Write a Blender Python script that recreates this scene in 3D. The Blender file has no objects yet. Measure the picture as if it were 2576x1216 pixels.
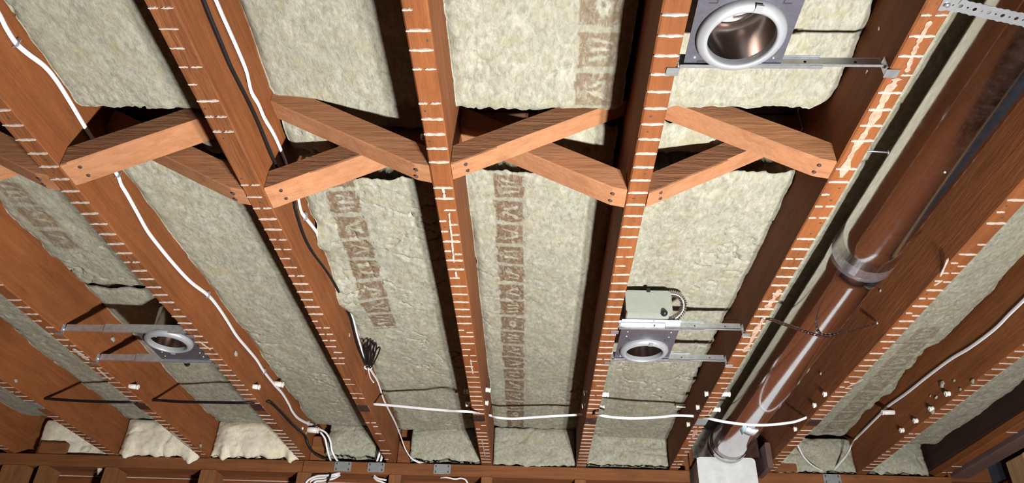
import bpy, math, random
from mathutils import Vector, Matrix, noise

# ------------------------------------------------------------------ camera, world, lamps, exposure
scn = bpy.context.scene
COL = scn.collection
W, H, F = 2576.0, 1216.0, 1860.0
ZB = 2.54                                   # underside of the joists
CAM = Vector((0.0, 0.0, ZB - 0.940436))
RV = Vector((0.9993487118, 0.0185495520, 0.0309526470))
UV = Vector((-0.0157425402, -0.5477215886, 0.8365125425))
FV = Vector((-0.0324703659, 0.8364550051, 0.5470728469))
cd = bpy.data.cameras.new('camera')
cd.sensor_fit = 'HORIZONTAL'; cd.sensor_width = 36.0; cd.lens = F * 36.0 / W; cd.clip_start = 0.02
cam = bpy.data.objects.new('camera', cd); COL.objects.link(cam)
cam.matrix_world = Matrix(((RV.x, UV.x, -FV.x, CAM.x), (RV.y, UV.y, -FV.y, CAM.y), (RV.z, UV.z, -FV.z, CAM.z), (0, 0, 0, 1)))
scn.camera = cam
world = bpy.data.worlds.new('world'); scn.world = world; world.use_nodes = True
wb = world.node_tree.nodes['Background']; wb.inputs[0].default_value = (0.75, 0.85, 1.0, 1); wb.inputs[1].default_value = 0.004
def work_lamp(name, loc, aim, power, size):  # head of a twin LED work lamp standing on the floor
    ld = bpy.data.lights.new(name, 'AREA'); ld.shape = 'DISK'; ld.size = size; ld.energy = power; ld.color = (1.0, 0.985, 0.95)
    o = bpy.data.objects.new(name, ld); COL.objects.link(o); o.location = loc
    o.rotation_euler = (Vector(aim) - Vector(loc)).to_track_quat('-Z', 'Y').to_euler()
    return o
work_lamp('work_lamp_head', (0.58, 0.58, 1.08), (-1.20, 3.00, 2.05), 100.0, 0.09)
work_lamp('work_lamp_head', (0.74, 0.58, 1.08), (-0.95, 3.10, 2.05), 73.0, 0.09)
scn.view_settings.view_transform = 'Standard'; scn.view_settings.look = 'None'; scn.view_settings.gamma = 1.0
scn.view_settings.use_curve_mapping = False
scn.view_settings.exposure = -0.1

# ------------------------------------------------------------------ pixel rays used while measuring the place
def ray(x, y): return FV * F + RV * (x - W / 2) - UV * (y - H / 2)
def atx(x, y, X): d = ray(x, y); return CAM + d * ((X - CAM.x) / d.x)
def aty(x, y, Y): d = ray(x, y); return CAM + d * ((Y - CAM.y) / d.y)
def atz(x, y, Z): d = ray(x, y); return CAM + d * ((Z - CAM.z) / d.z)
RND = random.Random(7)
def nz(x, y, z=0.0): return noise.noise(Vector((x, y, z)))
def fbm(x, y, z=0.0, o=4): return noise.fractal(Vector((x, y, z)), 1.0, 2.0, o)

# ------------------------------------------------------------------ materials
def new_mat(name):
    m = bpy.data.materials.new(name); m.use_nodes = True
    nt = m.node_tree
    return m, nt, nt.nodes['Principled BSDF']
def N(nt, t, **kw):
    n = nt.nodes.new(t)
    for k, v in kw.items():
        if k.startswith('i_'):
            key = k[2:]
            n.inputs[int(key) if key.isdigit() else key.replace('_', ' ')].default_value = v
        else: setattr(n, k, v)
    return n
def L(nt, a, b): nt.links.new(a, b)
def ramp(nt, fac, stops):
    r = N(nt, 'ShaderNodeValToRGB'); e = r.color_ramp.elements
    while len(e) < len(stops): e.new(0.5)
    for k, (p, c) in enumerate(stops): e[k].position = p; e[k].color = (*c, 1) if len(c) == 3 else c
    L(nt, fac, r.inputs[0]); return r.outputs[0]
def mix(nt, fac, a, b, mode='MIX'):
    m = N(nt, 'ShaderNodeMix', data_type='RGBA', blend_type=mode)
    for s, v in ((0, fac), (6, a), (7, b)):
        if hasattr(v, 'is_output'): L(nt, v, m.inputs[s])
        else: m.inputs[s].default_value = v if not isinstance(v, tuple) else (*v, 1)
    return m.outputs[2]
def coords(nt, scale=(1, 1, 1), jitter=True):
    tc = N(nt, 'ShaderNodeTexCoord'); mp = N(nt, 'ShaderNodeMapping'); mp.inputs['Scale'].default_value = scale
    L(nt, tc.outputs['Object'], mp.inputs['Vector'])
    if jitter:
        oi = N(nt, 'ShaderNodeObjectInfo'); mu = N(nt, 'ShaderNodeMath', operation='MULTIPLY'); mu.inputs[1].default_value = 37.0
        L(nt, oi.outputs['Random'], mu.inputs[0]); cb = N(nt, 'ShaderNodeCombineXYZ')
        for k in range(3): L(nt, mu.outputs[0], cb.inputs[k])
        L(nt, cb.outputs[0], mp.inputs['Location'])
    return mp.outputs[0]
def noise_n(nt, vec, scale, detail=4.0, rough=0.6, dist=0.0):
    n = N(nt, 'ShaderNodeTexNoise'); n.inputs['Scale'].default_value = scale; n.inputs['Detail'].default_value = detail
    n.inputs['Roughness'].default_value = rough; n.inputs['Distortion'].default_value = dist
    L(nt, vec, n.inputs['Vector']); return n.outputs['Fac']
def bump(nt, b, height, strength, dist):
    n = N(nt, 'ShaderNodeBump'); n.inputs['Strength'].default_value = strength; n.inputs['Distance'].default_value = dist
    L(nt, height, n.inputs['Height']); L(nt, n.outputs[0], b.inputs['Normal'])

def wood(name, dark, mid, light, axis=1, rough=0.75, relief=0.5, speck=0.35):
    m, nt, b = new_mat(name)
    sc = [46, 46, 46]; sc[axis] = 2.6
    v = coords(nt, tuple(sc)); g = noise_n(nt, v, 1.0, 5, 0.62, 0.6)
    col = ramp(nt, g, [(0.25, dark), (0.5, mid), (0.78, light)])
    v2 = coords(nt, (1, 1, 1)); big = noise_n(nt, v2, 3.2, 3, 0.55)
    col = mix(nt, 0.42, col, ramp(nt, big, [(0.3, tuple(c * 0.60 for c in mid)), (0.7, tuple(min(1, c * 1.30) for c in mid))]), 'MIX')
    stain = noise_n(nt, coords(nt, tuple(0.35 if k == axis else 1.0 for k in range(3))), 24, 5, 0.72)
    col = mix(nt, ramp(nt, stain, [(0.52, (0, 0, 0)), (0.72, (0.55,) * 3)]), col, tuple(c * 0.55 for c in mid))
    fine = noise_n(nt, v2, 130, 3, 0.7)
    col = mix(nt, ramp(nt, fine, [(0.60, (0, 0, 0)), (0.78, (speck,) * 3)]), col, tuple(c * 0.35 for c in dark))
    dust = noise_n(nt, v2, 70, 4, 0.75)
    col = mix(nt, ramp(nt, dust, [(0.66, (0, 0, 0)), (0.86, (0.22,) * 3)]), col, (0.30, 0.20, 0.13))
    L(nt, col, b.inputs['Base Color']); b.inputs['Roughness'].default_value = rough
    b.inputs['Specular IOR Level'].default_value = 0.25
    s2 = [90, 90, 90]; s2[axis] = 9
    h = noise_n(nt, coords(nt, tuple(s2)), 1.0, 4, 0.7, 0.3)
    bump(nt, b, h, relief, 0.004)
    return m
M = {}
M['joist'] = wood('old_red_fir', (0.102, 0.029, 0.008), (0.171, 0.054, 0.015), (0.233, 0.083, 0.025))
M['joist_grain'] = wood('coarse_grained_fir', (0.054, 0.016, 0.005), (0.155, 0.052, 0.016), (0.267, 0.105, 0.037), relief=0.9, speck=0.5)
M['bridge'] = wood('bridging_pine', (0.223, 0.084, 0.032), (0.299, 0.133, 0.063), (0.366, 0.180, 0.093), axis=0, relief=0.45, speck=0.2)
M['bridge_rough'] = wood('bridging_rough_sawn', (0.095, 0.040, 0.019), (0.162, 0.071, 0.034), (0.237, 0.114, 0.059), axis=0, relief=1.0, speck=0.5)
M['plate'] = wood('plate_fir', (0.086, 0.029, 0.008), (0.155, 0.055, 0.018), (0.218, 0.089, 0.029), axis=0)
M['stud'] = wood('stud_fir', (0.097, 0.035, 0.012), (0.166, 0.067, 0.023), (0.233, 0.106, 0.038), axis=2)
M['stud_pale'] = wood('stud_pale_pine', (0.214, 0.111, 0.046), (0.278, 0.167, 0.079), (0.334, 0.214, 0.116), axis=2, speck=0.15)
M['sheath'] = wood('sheathing_redwood', (0.086, 0.022, 0.006), (0.139, 0.039, 0.011), (0.186, 0.060, 0.018), axis=0)
M['dark_beam'] = wood('dark_stained_beam', (0.060, 0.032, 0.028), (0.092, 0.052, 0.046), (0.125, 0.075, 0.066), axis=1)
M['black_beam'] = wood('near_black_beam', (0.010, 0.005, 0.003), (0.020, 0.009, 0.005), (0.034, 0.016, 0.009), axis=1, speck=0.1)
M['subfloor'] = wood('subfloor_board', (0.046, 0.019, 0.010), (0.079, 0.034, 0.017), (0.111, 0.056, 0.028), axis=0)
M['floor'] = wood('floor_board', (0.034, 0.013, 0.006), (0.056, 0.020, 0.011), (0.078, 0.034, 0.020), axis=1, relief=0.1)

def wool(name, a, b_, c, printed=True, scale=1.0):
    m, nt, b = new_mat(name)
    v = coords(nt, (1, 1, 1)); vs = coords(nt, (1.0, 0.45, 1.0))
    n1 = noise_n(nt, v, 9 * scale, 5, 0.6, 0.4); n2 = noise_n(nt, vs, 95 * scale, 6, 0.74, 0.5); n3 = noise_n(nt, v, 260, 3, 0.7)
    col = ramp(nt, n2, [(0.33, a), (0.50, b_), (0.67, c)])
    yel = ramp(nt, noise_n(nt, v, 16 * scale, 6, 0.7, 0.8), [(0.50, (0, 0, 0)), (0.70, (0.75,) * 3)])
    col = mix(nt, yel, col, (b_[0] * 1.03, b_[1] * 0.92, b_[2] * 0.68))
    col = mix(nt, ramp(nt, n1, [(0.35, (0, 0, 0)), (0.65, (0.35,) * 3)]), col, (b_[0] * 0.80, b_[1] * 0.84, b_[2] * 0.82))
    col = mix(nt, ramp(nt, noise_n(nt, vs, 34 * scale, 5, 0.7, 0.6), [(0.54, (0, 0, 0)), (0.70, (0.55,) * 3)]), col, tuple(min(1, q * 1.12) for q in c))
    col = mix(nt, ramp(nt, n3, [(0.62, (0, 0, 0)), (0.80, (0.5,) * 3)]), col, (a[0] * 0.55, a[1] * 0.5, a[2] * 0.42))
    if printed:
        at = N(nt, 'ShaderNodeAttribute'); at.attribute_name = 'print'
        wear = ramp(nt, noise_n(nt, vs, 75, 5, 0.75, 1.0), [(0.36, (0.25,) * 3), (0.52, (1, 1, 1))])
        mu = N(nt, 'ShaderNodeMath', operation='MULTIPLY'); L(nt, at.outputs['Fac'], mu.inputs[0]); L(nt, wear, mu.inputs[1])
        pc = ramp(nt, noise_n(nt, v, 90, 4, 0.7), [(0.3, (0.100, 0.062, 0.036)), (0.7, (0.17, 0.115, 0.072))])
        col = mix(nt, mu.outputs[0], col, pc)
    L(nt, col, b.inputs['Base Color']); b.inputs['Roughness'].default_value = 0.95; b.inputs['Specular IOR Level'].default_value = 0.05
    ad = N(nt, 'ShaderNodeMath', operation='ADD'); L(nt, n2, ad.inputs[0])
    mu2 = N(nt, 'ShaderNodeMath', operation='MULTIPLY'); L(nt, noise_n(nt, v, 180, 4, 0.75, 1.0), mu2.inputs[0]); mu2.inputs[1].default_value = 0.5
    L(nt, mu2.outputs[0], ad.inputs[1]); bump(nt, b, ad.outputs[0], 0.42, 0.008)
    return m
M['wool'] = wool('stone_wool', (0.172, 0.166, 0.122), (0.275, 0.267, 0.212), (0.370, 0.361, 0.305))
M['glass_wool'] = wool('cream_glass_wool', (0.50, 0.445, 0.345), (0.61, 0.555, 0.445), (0.68, 0.635, 0.54), printed=False, scale=0.5)

def simple(name, col, rough=0.5, metal=0.0, var=0.15, scale=40.0, relief=0.0, alpha=1.0, spec=0.5, aniso=None):
    m, nt, b = new_mat(name); v = coords(nt, aniso or (1, 1, 1)); n = noise_n(nt, v, scale, 4, 0.6)
    L(nt, ramp(nt, n, [(0.3, tuple(c * (1 - var) for c in col)), (0.7, tuple(min(1, c * (1 + var)) for c in col))]), b.inputs['Base Color'])
    b.inputs['Roughness'].default_value = rough; b.inputs['Metallic'].default_value = metal; b.inputs['Alpha'].default_value = alpha
    b.inputs['Specular IOR Level'].default_value = spec
    if relief: bump(nt, b, n, relief, 0.003)
    return m
M['plaster'] = simple('dried_plaster', (0.36, 0.295, 0.255), 0.9, relief=0.5, var=0.12, scale=120)
M['plaster_smear'] = simple('plaster_smear', (0.34, 0.21, 0.15), 0.9, relief=0.5, var=0.3, scale=90)
M['cable'] = simple('white_cable_jacket', (0.60, 0.60, 0.62), 0.35, var=0.04)
M['cable_black'] = simple('black_cable_jacket', (0.006, 0.0055, 0.006), 0.5, var=0.2, spec=0.3)
M['porcelain'] = simple('glazed_porcelain', (0.58, 0.56, 0.52), 0.2, var=0.06)
M['hole'] = simple('dark_bore', (0.02, 0.015, 0.012), 0.8)
M['galv'] = simple('galvanised_sheet', (0.50, 0.52, 0.55), 0.32, 0.8, var=0.18, scale=60)
M['galv_dull'] = simple('dull_galvanised', (0.40, 0.42, 0.45), 0.5, 0.85, var=0.2, scale=60)
M['can_plate'] = simple('light_frame_steel', (0.105, 0.103, 0.125), 0.40, 0.5, var=0.12, scale=90)
M['ring'] = simple('pale_ring_steel', (0.31, 0.32, 0.335), 0.42, 0.35, var=0.05)
M['can_inside'] = simple('bright_can_steel', (0.40, 0.33, 0.30), 0.20, 1.0, var=0.08)
M['box_cover'] = simple('grey_box_cover', (0.27, 0.285, 0.25), 0.5, 0.2, var=0.06)
M['flex'] = simple('flexible_conduit_metal', (0.62, 0.60, 0.57), 0.25, 1.0, var=0.1)
M['nail_plate'] = simple('dark_steel_guard', (0.10, 0.075, 0.075), 0.35, 0.8, var=0.35, scale=60)
M['guard'] = simple('zinc_guard_plate', (0.27, 0.285, 0.29), 0.45, 0.5, var=0.12, scale=80)
M['rust'] = simple('nail_head', (0.07, 0.05, 0.05), 0.6, 0.4)
M['strap'] = simple('pale_strap_steel', (0.36, 0.37, 0.39), 0.35, 0.6, var=0.1, scale=120)
M['strap_dark'] = simple('dull_strap_steel', (0.30, 0.28, 0.28), 0.3, 1.0, var=0.2, scale=120)
M['staple'] = simple('cable_staple', (0.35, 0.36, 0.40), 0.35, 0.6)
M['white_block'] = simple('chalky_white_paint', (0.46, 0.47, 0.475), 0.85, relief=0.35, var=0.10, scale=26)
M['tag_blue'] = simple('pale_blue_paper', (0.40, 0.60, 0.68), 0.6, var=0.05)
M['tag_white'] = simple('white_paper', (0.66, 0.68, 0.74), 0.6, var=0.08)
M['sticker'] = simple('white_sticker', (0.80, 0.80, 0.80), 0.4, var=0.03)
M['sticker_red'] = simple('red_sticker', (0.62, 0.06, 0.04), 0.4, var=0.03)
M['black_plastic'] = simple('black_plastic', (0.012, 0.012, 0.013), 0.35)
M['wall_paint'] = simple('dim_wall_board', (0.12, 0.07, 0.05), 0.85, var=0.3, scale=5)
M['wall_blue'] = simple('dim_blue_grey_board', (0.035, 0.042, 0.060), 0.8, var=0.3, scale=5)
M['strip_grey'] = simple('pale_grey_strip', (0.42, 0.46, 0.46), 0.6, var=0.1)
M['tape'] = simple('clear_tape', (0.30, 0.28, 0.30), 0.12, 0.0, var=0.1, scale=70, relief=0.6, alpha=0.16)
def duct_mat():
    m, nt, b = new_mat('duct_steel'); v = coords(nt, (1, 0.15, 1))
    n = noise_n(nt, v, 26, 4, 0.6)
    L(nt, ramp(nt, n, [(0.3, (0.62, 0.60, 0.62)), (0.7, (0.76, 0.74, 0.75))]), b.inputs['Base Color'])
    b.inputs['Metallic'].default_value = 1.0
    L(nt, ramp(nt, noise_n(nt, coords(nt), 60, 5, 0.7), [(0.35, (0.10,) * 3), (0.75, (0.22,) * 3)]), b.inputs['Roughness'])
    bump(nt, b, noise_n(nt, coords(nt), 7, 2, 0.5), 0.10, 0.006)
    return m
M['duct'] = duct_mat()

# ------------------------------------------------------------------ mesh helpers
def adopt(o, parent):
    if parent is not None:
        o.parent = parent
def world_loc(o):
    p = Vector(o.location)
    while o.parent is not None: o = o.parent; p += Vector(o.location)
    return p
class MB:
    def __init__(s): s.v = []; s.f = []; s.smooth = []
    def vert(s, p): s.v.append(Vector(p)); return len(s.v) - 1
    def face(s, ids, sm=False): s.f.append(tuple(ids)); s.smooth.append(sm)
    def box(s, x0, x1, y0, y1, z0, z1, mat=None, bev=0.0):
        if bev <= 0:
            p = [(x0, y0, z0), (x1, y0, z0), (x1, y1, z0), (x0, y1, z0), (x0, y0, z1), (x1, y0, z1), (x1, y1, z1), (x0, y1, z1)]
            i = [s.vert(mat @ Vector(q) if mat else q) for q in p]
            for q in ((0, 3, 2, 1), (4, 5, 6, 7), (0, 1, 5, 4), (1, 2, 6, 5), (2, 3, 7, 6), (3, 0, 4, 7)): s.face([i[k] for k in q])
        else:
            s.prism([(x0 + bev, z0), (x1 - bev, z0), (x1, z0 + bev), (x1, z1 - bev), (x1 - bev, z1), (x0 + bev, z1), (x0, z1 - bev), (x0, z0 + bev)], y0, y1, mat)
        return s
    def prism(s, poly, y0, y1, mat=None):            # polygon in xz, extruded along y
        a = [s.vert(mat @ Vector((x, y0, z)) if mat else (x, y0, z)) for x, z in poly]
        b = [s.vert(mat @ Vector((x, y1, z)) if mat else (x, y1, z)) for x, z in poly]
        n = len(poly)
        s.face(a[:]); s.face(b[::-1])
        for k in range(n): s.face((a[(k + 1) % n], a[k], b[k], b[(k + 1) % n]))
        return s
    def sweep(s, pts, prof, up=None, cap=True, closed=False, sm=True):   # prof: list of (a, b) in frame (side, normal)
        pts = [Vector(p) for p in pts]; rings = []; n = len(pts); prev = None
        for k in range(n):
            t = (pts[(k + 1) % n if closed else min(k + 1, n - 1)] - pts[(k - 1) % n if closed else max(k - 1, 0)])
            t.normalize()
            nn = Vector(up) if up is not None else (prev if prev is not None else Vector((0.3, 0.2, 1)))
            nn = nn - t * nn.dot(t)
            if nn.length < 1e-4: nn = Vector((1, 0, 0)) - t * t.x
            nn.normalize(); prev = nn; sd = t.cross(nn)
            rings.append([s.vert(pts[k] + sd * a + nn * b) for a, b in prof])
        m = len(prof)
        for k in range(n if closed else n - 1):
            r0, r1 = rings[k], rings[(k + 1) % n]
            for j in range(m): s.face((r0[j], r0[(j + 1) % m], r1[(j + 1) % m], r1[j]), sm)
        if cap and not closed: s.face(rings[0][::-1]); s.face(rings[-1])
        return s
    def tube(s, pts, r, n=10, **kw): return s.sweep(pts, circ(r, n), **kw)
    def lathe(s, prof, origin, axis, n=24, sm=True, close=False):        # prof: (radius, height along axis)
        ax = Vector(axis).normalized(); u = ax.orthogonal().normalized(); w = ax.cross(u); o = Vector(origin); rings = []
        for r, h in prof:
            rings.append([s.vert(o + ax * h + (u * math.cos(2 * math.pi * k / n) + w * math.sin(2 * math.pi * k / n)) * max(r, 1e-5)) for k in range(n)])
        q = len(rings)
        for a in range(q if close else q - 1):
            A, B = rings[a], rings[(a + 1) % q]
            for k in range(n): s.face((A[k], A[(k + 1) % n], B[(k + 1) % n], B[k]), sm)
        return s
    def build(s, name, mat, parent=None, origin=None):
        me = bpy.data.meshes.new(name)
        if origin is None:
            lo = Vector([min(v[k] for v in s.v) for k in range(3)]); hi = Vector([max(v[k] for v in s.v) for k in range(3)])
            origin = Vector(((lo.x + hi.x) / 2, (lo.y + hi.y) / 2, lo.z))
        origin = Vector(origin)
        me.from_pydata([v - origin for v in s.v], [], s.f); me.materials.append(M[mat] if isinstance(mat, str) else mat)
        me.polygons.foreach_set('use_smooth', s.smooth); me.update()
        o = bpy.data.objects.new(name, me); COL.objects.link(o)
        o.location = origin - (world_loc(parent) if parent is not None else Vector((0, 0, 0)))
        adopt(o, parent); return o
def circ(r, n=10): return [(r * math.cos(2 * math.pi * k / n), r * math.sin(2 * math.pi * k / n)) for k in range(n)]
FLAT = []                                             # two-lobed outline of flat house cable
for k in range(14):
    a = 2 * math.pi * k / 14
    FLAT.append((0.0058 * math.cos(a), 0.0031 * math.sin(a) * (0.74 + 0.36 * abs(math.cos(a)))))
def tag(o, label=None, cat=None, group=None, kind=None):
    for k, v in (('label', label), ('category', cat), ('group', group), ('kind', kind)):
        if v: o[k] = v
    return o
def empty(name, loc):
    o = bpy.data.objects.new(name, None); COL.objects.link(o); o.location = loc; o.empty_display_size = 0.05; return o
def smooth_path(pts, sub=5):
    P = [Vector(p) for p in pts]; out = []
    for k in range(len(P) - 1):
        p0, p1, p2, p3 = P[max(k - 1, 0)], P[k], P[k + 1], P[min(k + 2, len(P) - 1)]
        for q in range(sub):
            t = q / sub
            out.append(0.5 * ((2 * p1) + (p2 - p0) * t + (2 * p0 - 5 * p1 + 4 * p2 - p3) * t * t + (3 * p1 - p0 - 3 * p2 + p3) * t ** 3))
    out.append(P[-1]); return out

# ------------------------------------------------------------------ joists
JX = {-1: (-2.332, -2.332, -2.290, -2.290), 0: (-1.8707, -1.8743, -1.8325, -1.8278), 1: (-1.4594, -1.4594, -1.4193, -1.4169),
      2: (-1.0356, -1.0197, -.9921, -.9789), 3: (-.6278, -.6397, -.5823, -.5963), 4: (-.2182, -.2230, -.1752, -.1734),
      5: (.1901, .1882, .2337, .2314), 6: (.5878, .5890, .6322, .6274), 7: (.9676, .9898, 1.0140, 1.0328),
      8: (1.3651, 1.3869, 1.4103, 1.4259), 9: (1.6900, 1.7180, 1.7350, 1.7560)}
def jl(j, y): a = JX[j]; return a[0] + (a[1] - a[0]) * (y - 1) / 2.5
def jr(j, y): a = JX[j]; return a[2] + (a[3] - a[2]) * (y - 1) / 2.5
JH = 0.24; YA, YE = -0.7, 3.285; YW = 3.21
JLAB = {-1: 'reddish ceiling joist in the far left corner of the photo above the studs',
        0: 'second ceiling joist from the left corner, between two cream fibre stuffings',
        1: 'ceiling joist carrying the left ends of the leftmost light fixture bars',
        2: 'ceiling joist with the long white cable stapled along its orange side',
        3: 'rough-sawn ceiling joist with a black and a white cable on its side',
        4: 'ceiling joist left of the long printed insulation strip in the middle',
        5: 'ceiling joist left of the two right-hand light fixtures',
        6: 'ceiling joist with a long plaster smear, just left of the round duct',
        7: 'ceiling joist just right of the round metal duct',
        8: 'ceiling joist with the white cable along its left side at the right',
        9: 'thin orange strip under the near-black beam at the right'}
JO = {}
for j in JX:
    mb = MB(); rings = []; y = YA; ys = []
    while y < YE: ys.append(y); y += 0.07
    ys.append(YE); bv = 0.0028
    rough = 0.0016 if j == 3 else 0.0007
    for y in ys:
        a, b = jl(j, y), jr(j, y); w = lambda k: nz(y * 5.0, j * 7.3 + k) * rough * 1.6
        z0 = ZB + nz(y * 1.5, j * 3.1, 9) * 0.0010
        zt = ZB + (0.030 if j == 9 else JH)
        P = [(a + bv, z0), (b - bv, z0), (b, z0 + bv), (b, zt), (a, zt), (a, z0 + bv)]
        rings.append([mb.vert((x + w(k), y, z + (w(k + 9) if z < ZB + 0.1 else 0))) for k, (x, z) in enumerate(P)])
    for r0, r1 in zip(rings, rings[1:]):
        for k in range(6): mb.face((r0[(k + 1) % 6], r0[k], r1[k], r1[(k + 1) % 6]))
    mb.face(rings[0]); mb.face(rings[-1][::-1])
    JO[j] = tag(mb.build('ceiling_joist', 'joist'), JLAB[j], 'joist', 'ceiling joists')
    if j in (2, 3):
        JO[j].data.materials.append(M['joist_grain'])
        for p in JO[j].data.polygons:
            if p.normal.z < -0.5: p.material_index = 1

# plaster ridges left between the laths, one mesh per ridge (shared between alike ridges)
def ridge_mesh(seed, x0, x1, thick, name='plaster_mark'):
    r = random.Random(seed); n = 6; mb = MB(); top = []; bot = []
    for k in range(n + 1):
        u = x0 + (x1 - x0) * k / n; t = thick * (0.75 + 0.5 * r.random()) * (0.5 if k in (0, n) else 1); c = (r.random() - 0.5) * 0.0016
        top.append((mb.vert((u, c - t, 0.0005)), mb.vert((u, c + t, 0.0005)))); bot.append((mb.vert((u, c - t * .7, -0.0022)), mb.vert((u, c + t * .7, -0.0022))))
    for k in range(n):
        mb.face((bot[k][0], bot[k][1], bot[k + 1][1], bot[k + 1][0])); mb.face((top[k][0], bot[k][0], bot[k + 1][0], top[k + 1][0])); mb.face((bot[k][1], top[k][1], top[k + 1][1], bot[k + 1][1]))
    for k in (0, n): mb.face((top[k][0], top[k][1], bot[k][1], bot[k][0]))
    me = bpy.data.meshes.new(name); me.from_pydata(mb.v, [], mb.f); me.materials.append(M['plaster']); me.update(); return me
FULL = [ridge_mesh(k, -0.0205, 0.0205, 0.0031) for k in range(6)]
PART = [ridge_mesh(20 + k, *s, 0.0024) for k, s in enumerate([(-0.0205, -0.004), (0.001, 0.0205), (-0.019, 0.006), (-0.006, 0.0205), (-0.0205, 0.012)])]
THIN = [ridge_mesh(40 + k, -0.0205, 0.0205, 0.0017) for k in range(4)]
mb = MB().lathe([(0.0001, 0.0008), (0.0022, 0.0006), (0.0027, -0.0004)], (0, 0, 0), (0, 0, -1), 8)
NAIL = bpy.data.meshes.new('lath_nail'); NAIL.from_pydata(mb.v, [], mb.f); NAIL.materials.append(M['rust']); NAIL.update()
SP = 0.0447228 * 0.940436
ph = {5: (1699, 37), 4: (1056, 76), 6: (2210, 275), 2: (33, 315), 3: (434, 71), 1: (40, 755), 7: (2351, 730.5), 8: (2550, 900), 0: (190, 1085), -1: (16, 1137), 9: (2480, 1125)}
for j in JX:
    y = atz(*ph[j], ZB).y; y -= math.floor((y - 0.55) / SP) * SP
    r = random.Random(100 + j); k = 0
    while y < 3.19:
        k += 1
        q = r.random(); meshes = []
        brk = {3: 0.75, 4: 0.30, 0: 0.35, 1: 0.35, 6: 0.30, 7: 0.35}.get(j, 0.12)
        if j == 9 and r.random() < 0.75: y += SP; continue
        if q < brk * 0.12 and j != 5: meshes = []
        elif q < brk: meshes = [PART[0], PART[1]] if r.random() < 0.5 else [r.choice(PART)]
        else: meshes = [r.choice(FULL if y < 2.1 or j in (2, 5) else THIN)]
        if j == 3 and y > 2.2 and r.random() < 0.3: meshes = []
        if 2.585 < y < 2.645: meshes = []
        if j not in (-1, 9) and r.random() < 0.45:
            o = bpy.data.objects.new('lath_nail', NAIL); COL.objects.link(o); o.parent = JO[j]
            o.location = Vector((jl(j, y) + (jr(j, y) - jl(j, y)) * r.uniform(0.2, 0.8), y + SP * 0.5, ZB)) - JO[j].location
            o.scale = (r.uniform(0.7, 1.5), r.uniform(0.7, 1.3), 1)
        for n_, me in enumerate(meshes):
            o = bpy.data.objects.new('plaster_mark', me); COL.objects.link(o); o.parent = JO[j]
            dy = 0.0
            if (j == 4 and 1.25 < y < 1.95) or (j == 7 and r.random() < 0.4): dy = (0.010 if n_ else -0.004)
            cx = (jl(j, y) + jr(j, y)) / 2
            o.location = Vector((cx, y + dy, ZB)) - JO[j].location
            o.rotation_euler.z = (r.random() - 0.5) * 0.05
        y += SP
def smear(j, pts, width, seed):                        # lengthwise plaster smear: (px, py) path on the joist's underside
    r = random.Random(seed); P = [atz(x, y, ZB) for x, y in pts]; P = smooth_path(P, 6); mb = MB(); T = []; B = []
    for k, p in enumerate(P):
        w = width * (0.45 + 0.9 * r.random()) * (0.35 if k in (0, len(P) - 1) else 1)
        T.append((mb.vert((p.x - w, p.y, ZB + .0005)), mb.vert((p.x + w, p.y, ZB + .0005)))); B.append((mb.vert((p.x - w, p.y, ZB - .0020)), mb.vert((p.x + w, p.y, ZB - .0020))))
    for k in range(len(P) - 1):
        mb.face((B[k][0], B[k + 1][0], B[k + 1][1], B[k][1])); mb.face((T[k][0], T[k + 1][0], B[k + 1][0], B[k][0])); mb.face((T[k][1], B[k][1], B[k + 1][1], T[k + 1][1]))
    for k in (0, -1): mb.face((T[k][0], T[k][1], B[k][1], B[k][0]))
    mb.build('plaster_smear', 'plaster_smear' if j == 6 else 'plaster', JO[j])
smear(6, [(2340, 50), (2315, 95), (2298, 130), (2280, 180)], 0.004, 1)
smear(6, [(2258, 195), (2235, 225), (2215, 265), (2190, 310), (2165, 350), (2140, 390), (2115, 445)], 0.0075, 2)
smear(6, [(1962, 728), (1945, 752), (1928, 775)], 0.008, 3)
smear(6, [(1925, 795), (1905, 825), (1888, 860), (1872, 885)], 0.007, 4)
smear(6, [(1790, 1030), (1780, 1045)], 0.005, 12); smear(6, [(1752, 1082), (1742, 1100)], 0.008, 13)
smear(4, [(1113, 470), (1117, 485), (1118, 498)], 0.0022, 5)
smear(4, [(1130, 535), (1132, 560), (1135, 585), (1137, 605), (1140, 640), (1142, 660)], 0.0020, 6)
smear(4, [(1146, 683), (1149, 696)], 0.003, 7)
smear(4, [(1184, 905), (1187, 925), (1190, 940)], 0.0022, 8); smear(4, [(1212, 1105), (1217, 1130), (1221, 1150)], 0.0018, 14)
smear(1, [(185, 878), (205, 893), (222, 906)], 0.008, 9); smear(1, [(243, 925), (265, 945), (278, 955)], 0.003, 10)
smear(1, [(430, 1085), (455, 1108), (480, 1128)], 0.004, 11); smear(2, [(505, 862), (530, 880)], 0.003, 15)
smear(7, [(2370, 705), (2350, 718)], 0.003, 16); smear(7, [(2170, 955), (2130, 975)], 0.002, 17); smear(7, [(2385, 650), (2365, 695)], 0.003, 18)

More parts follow.
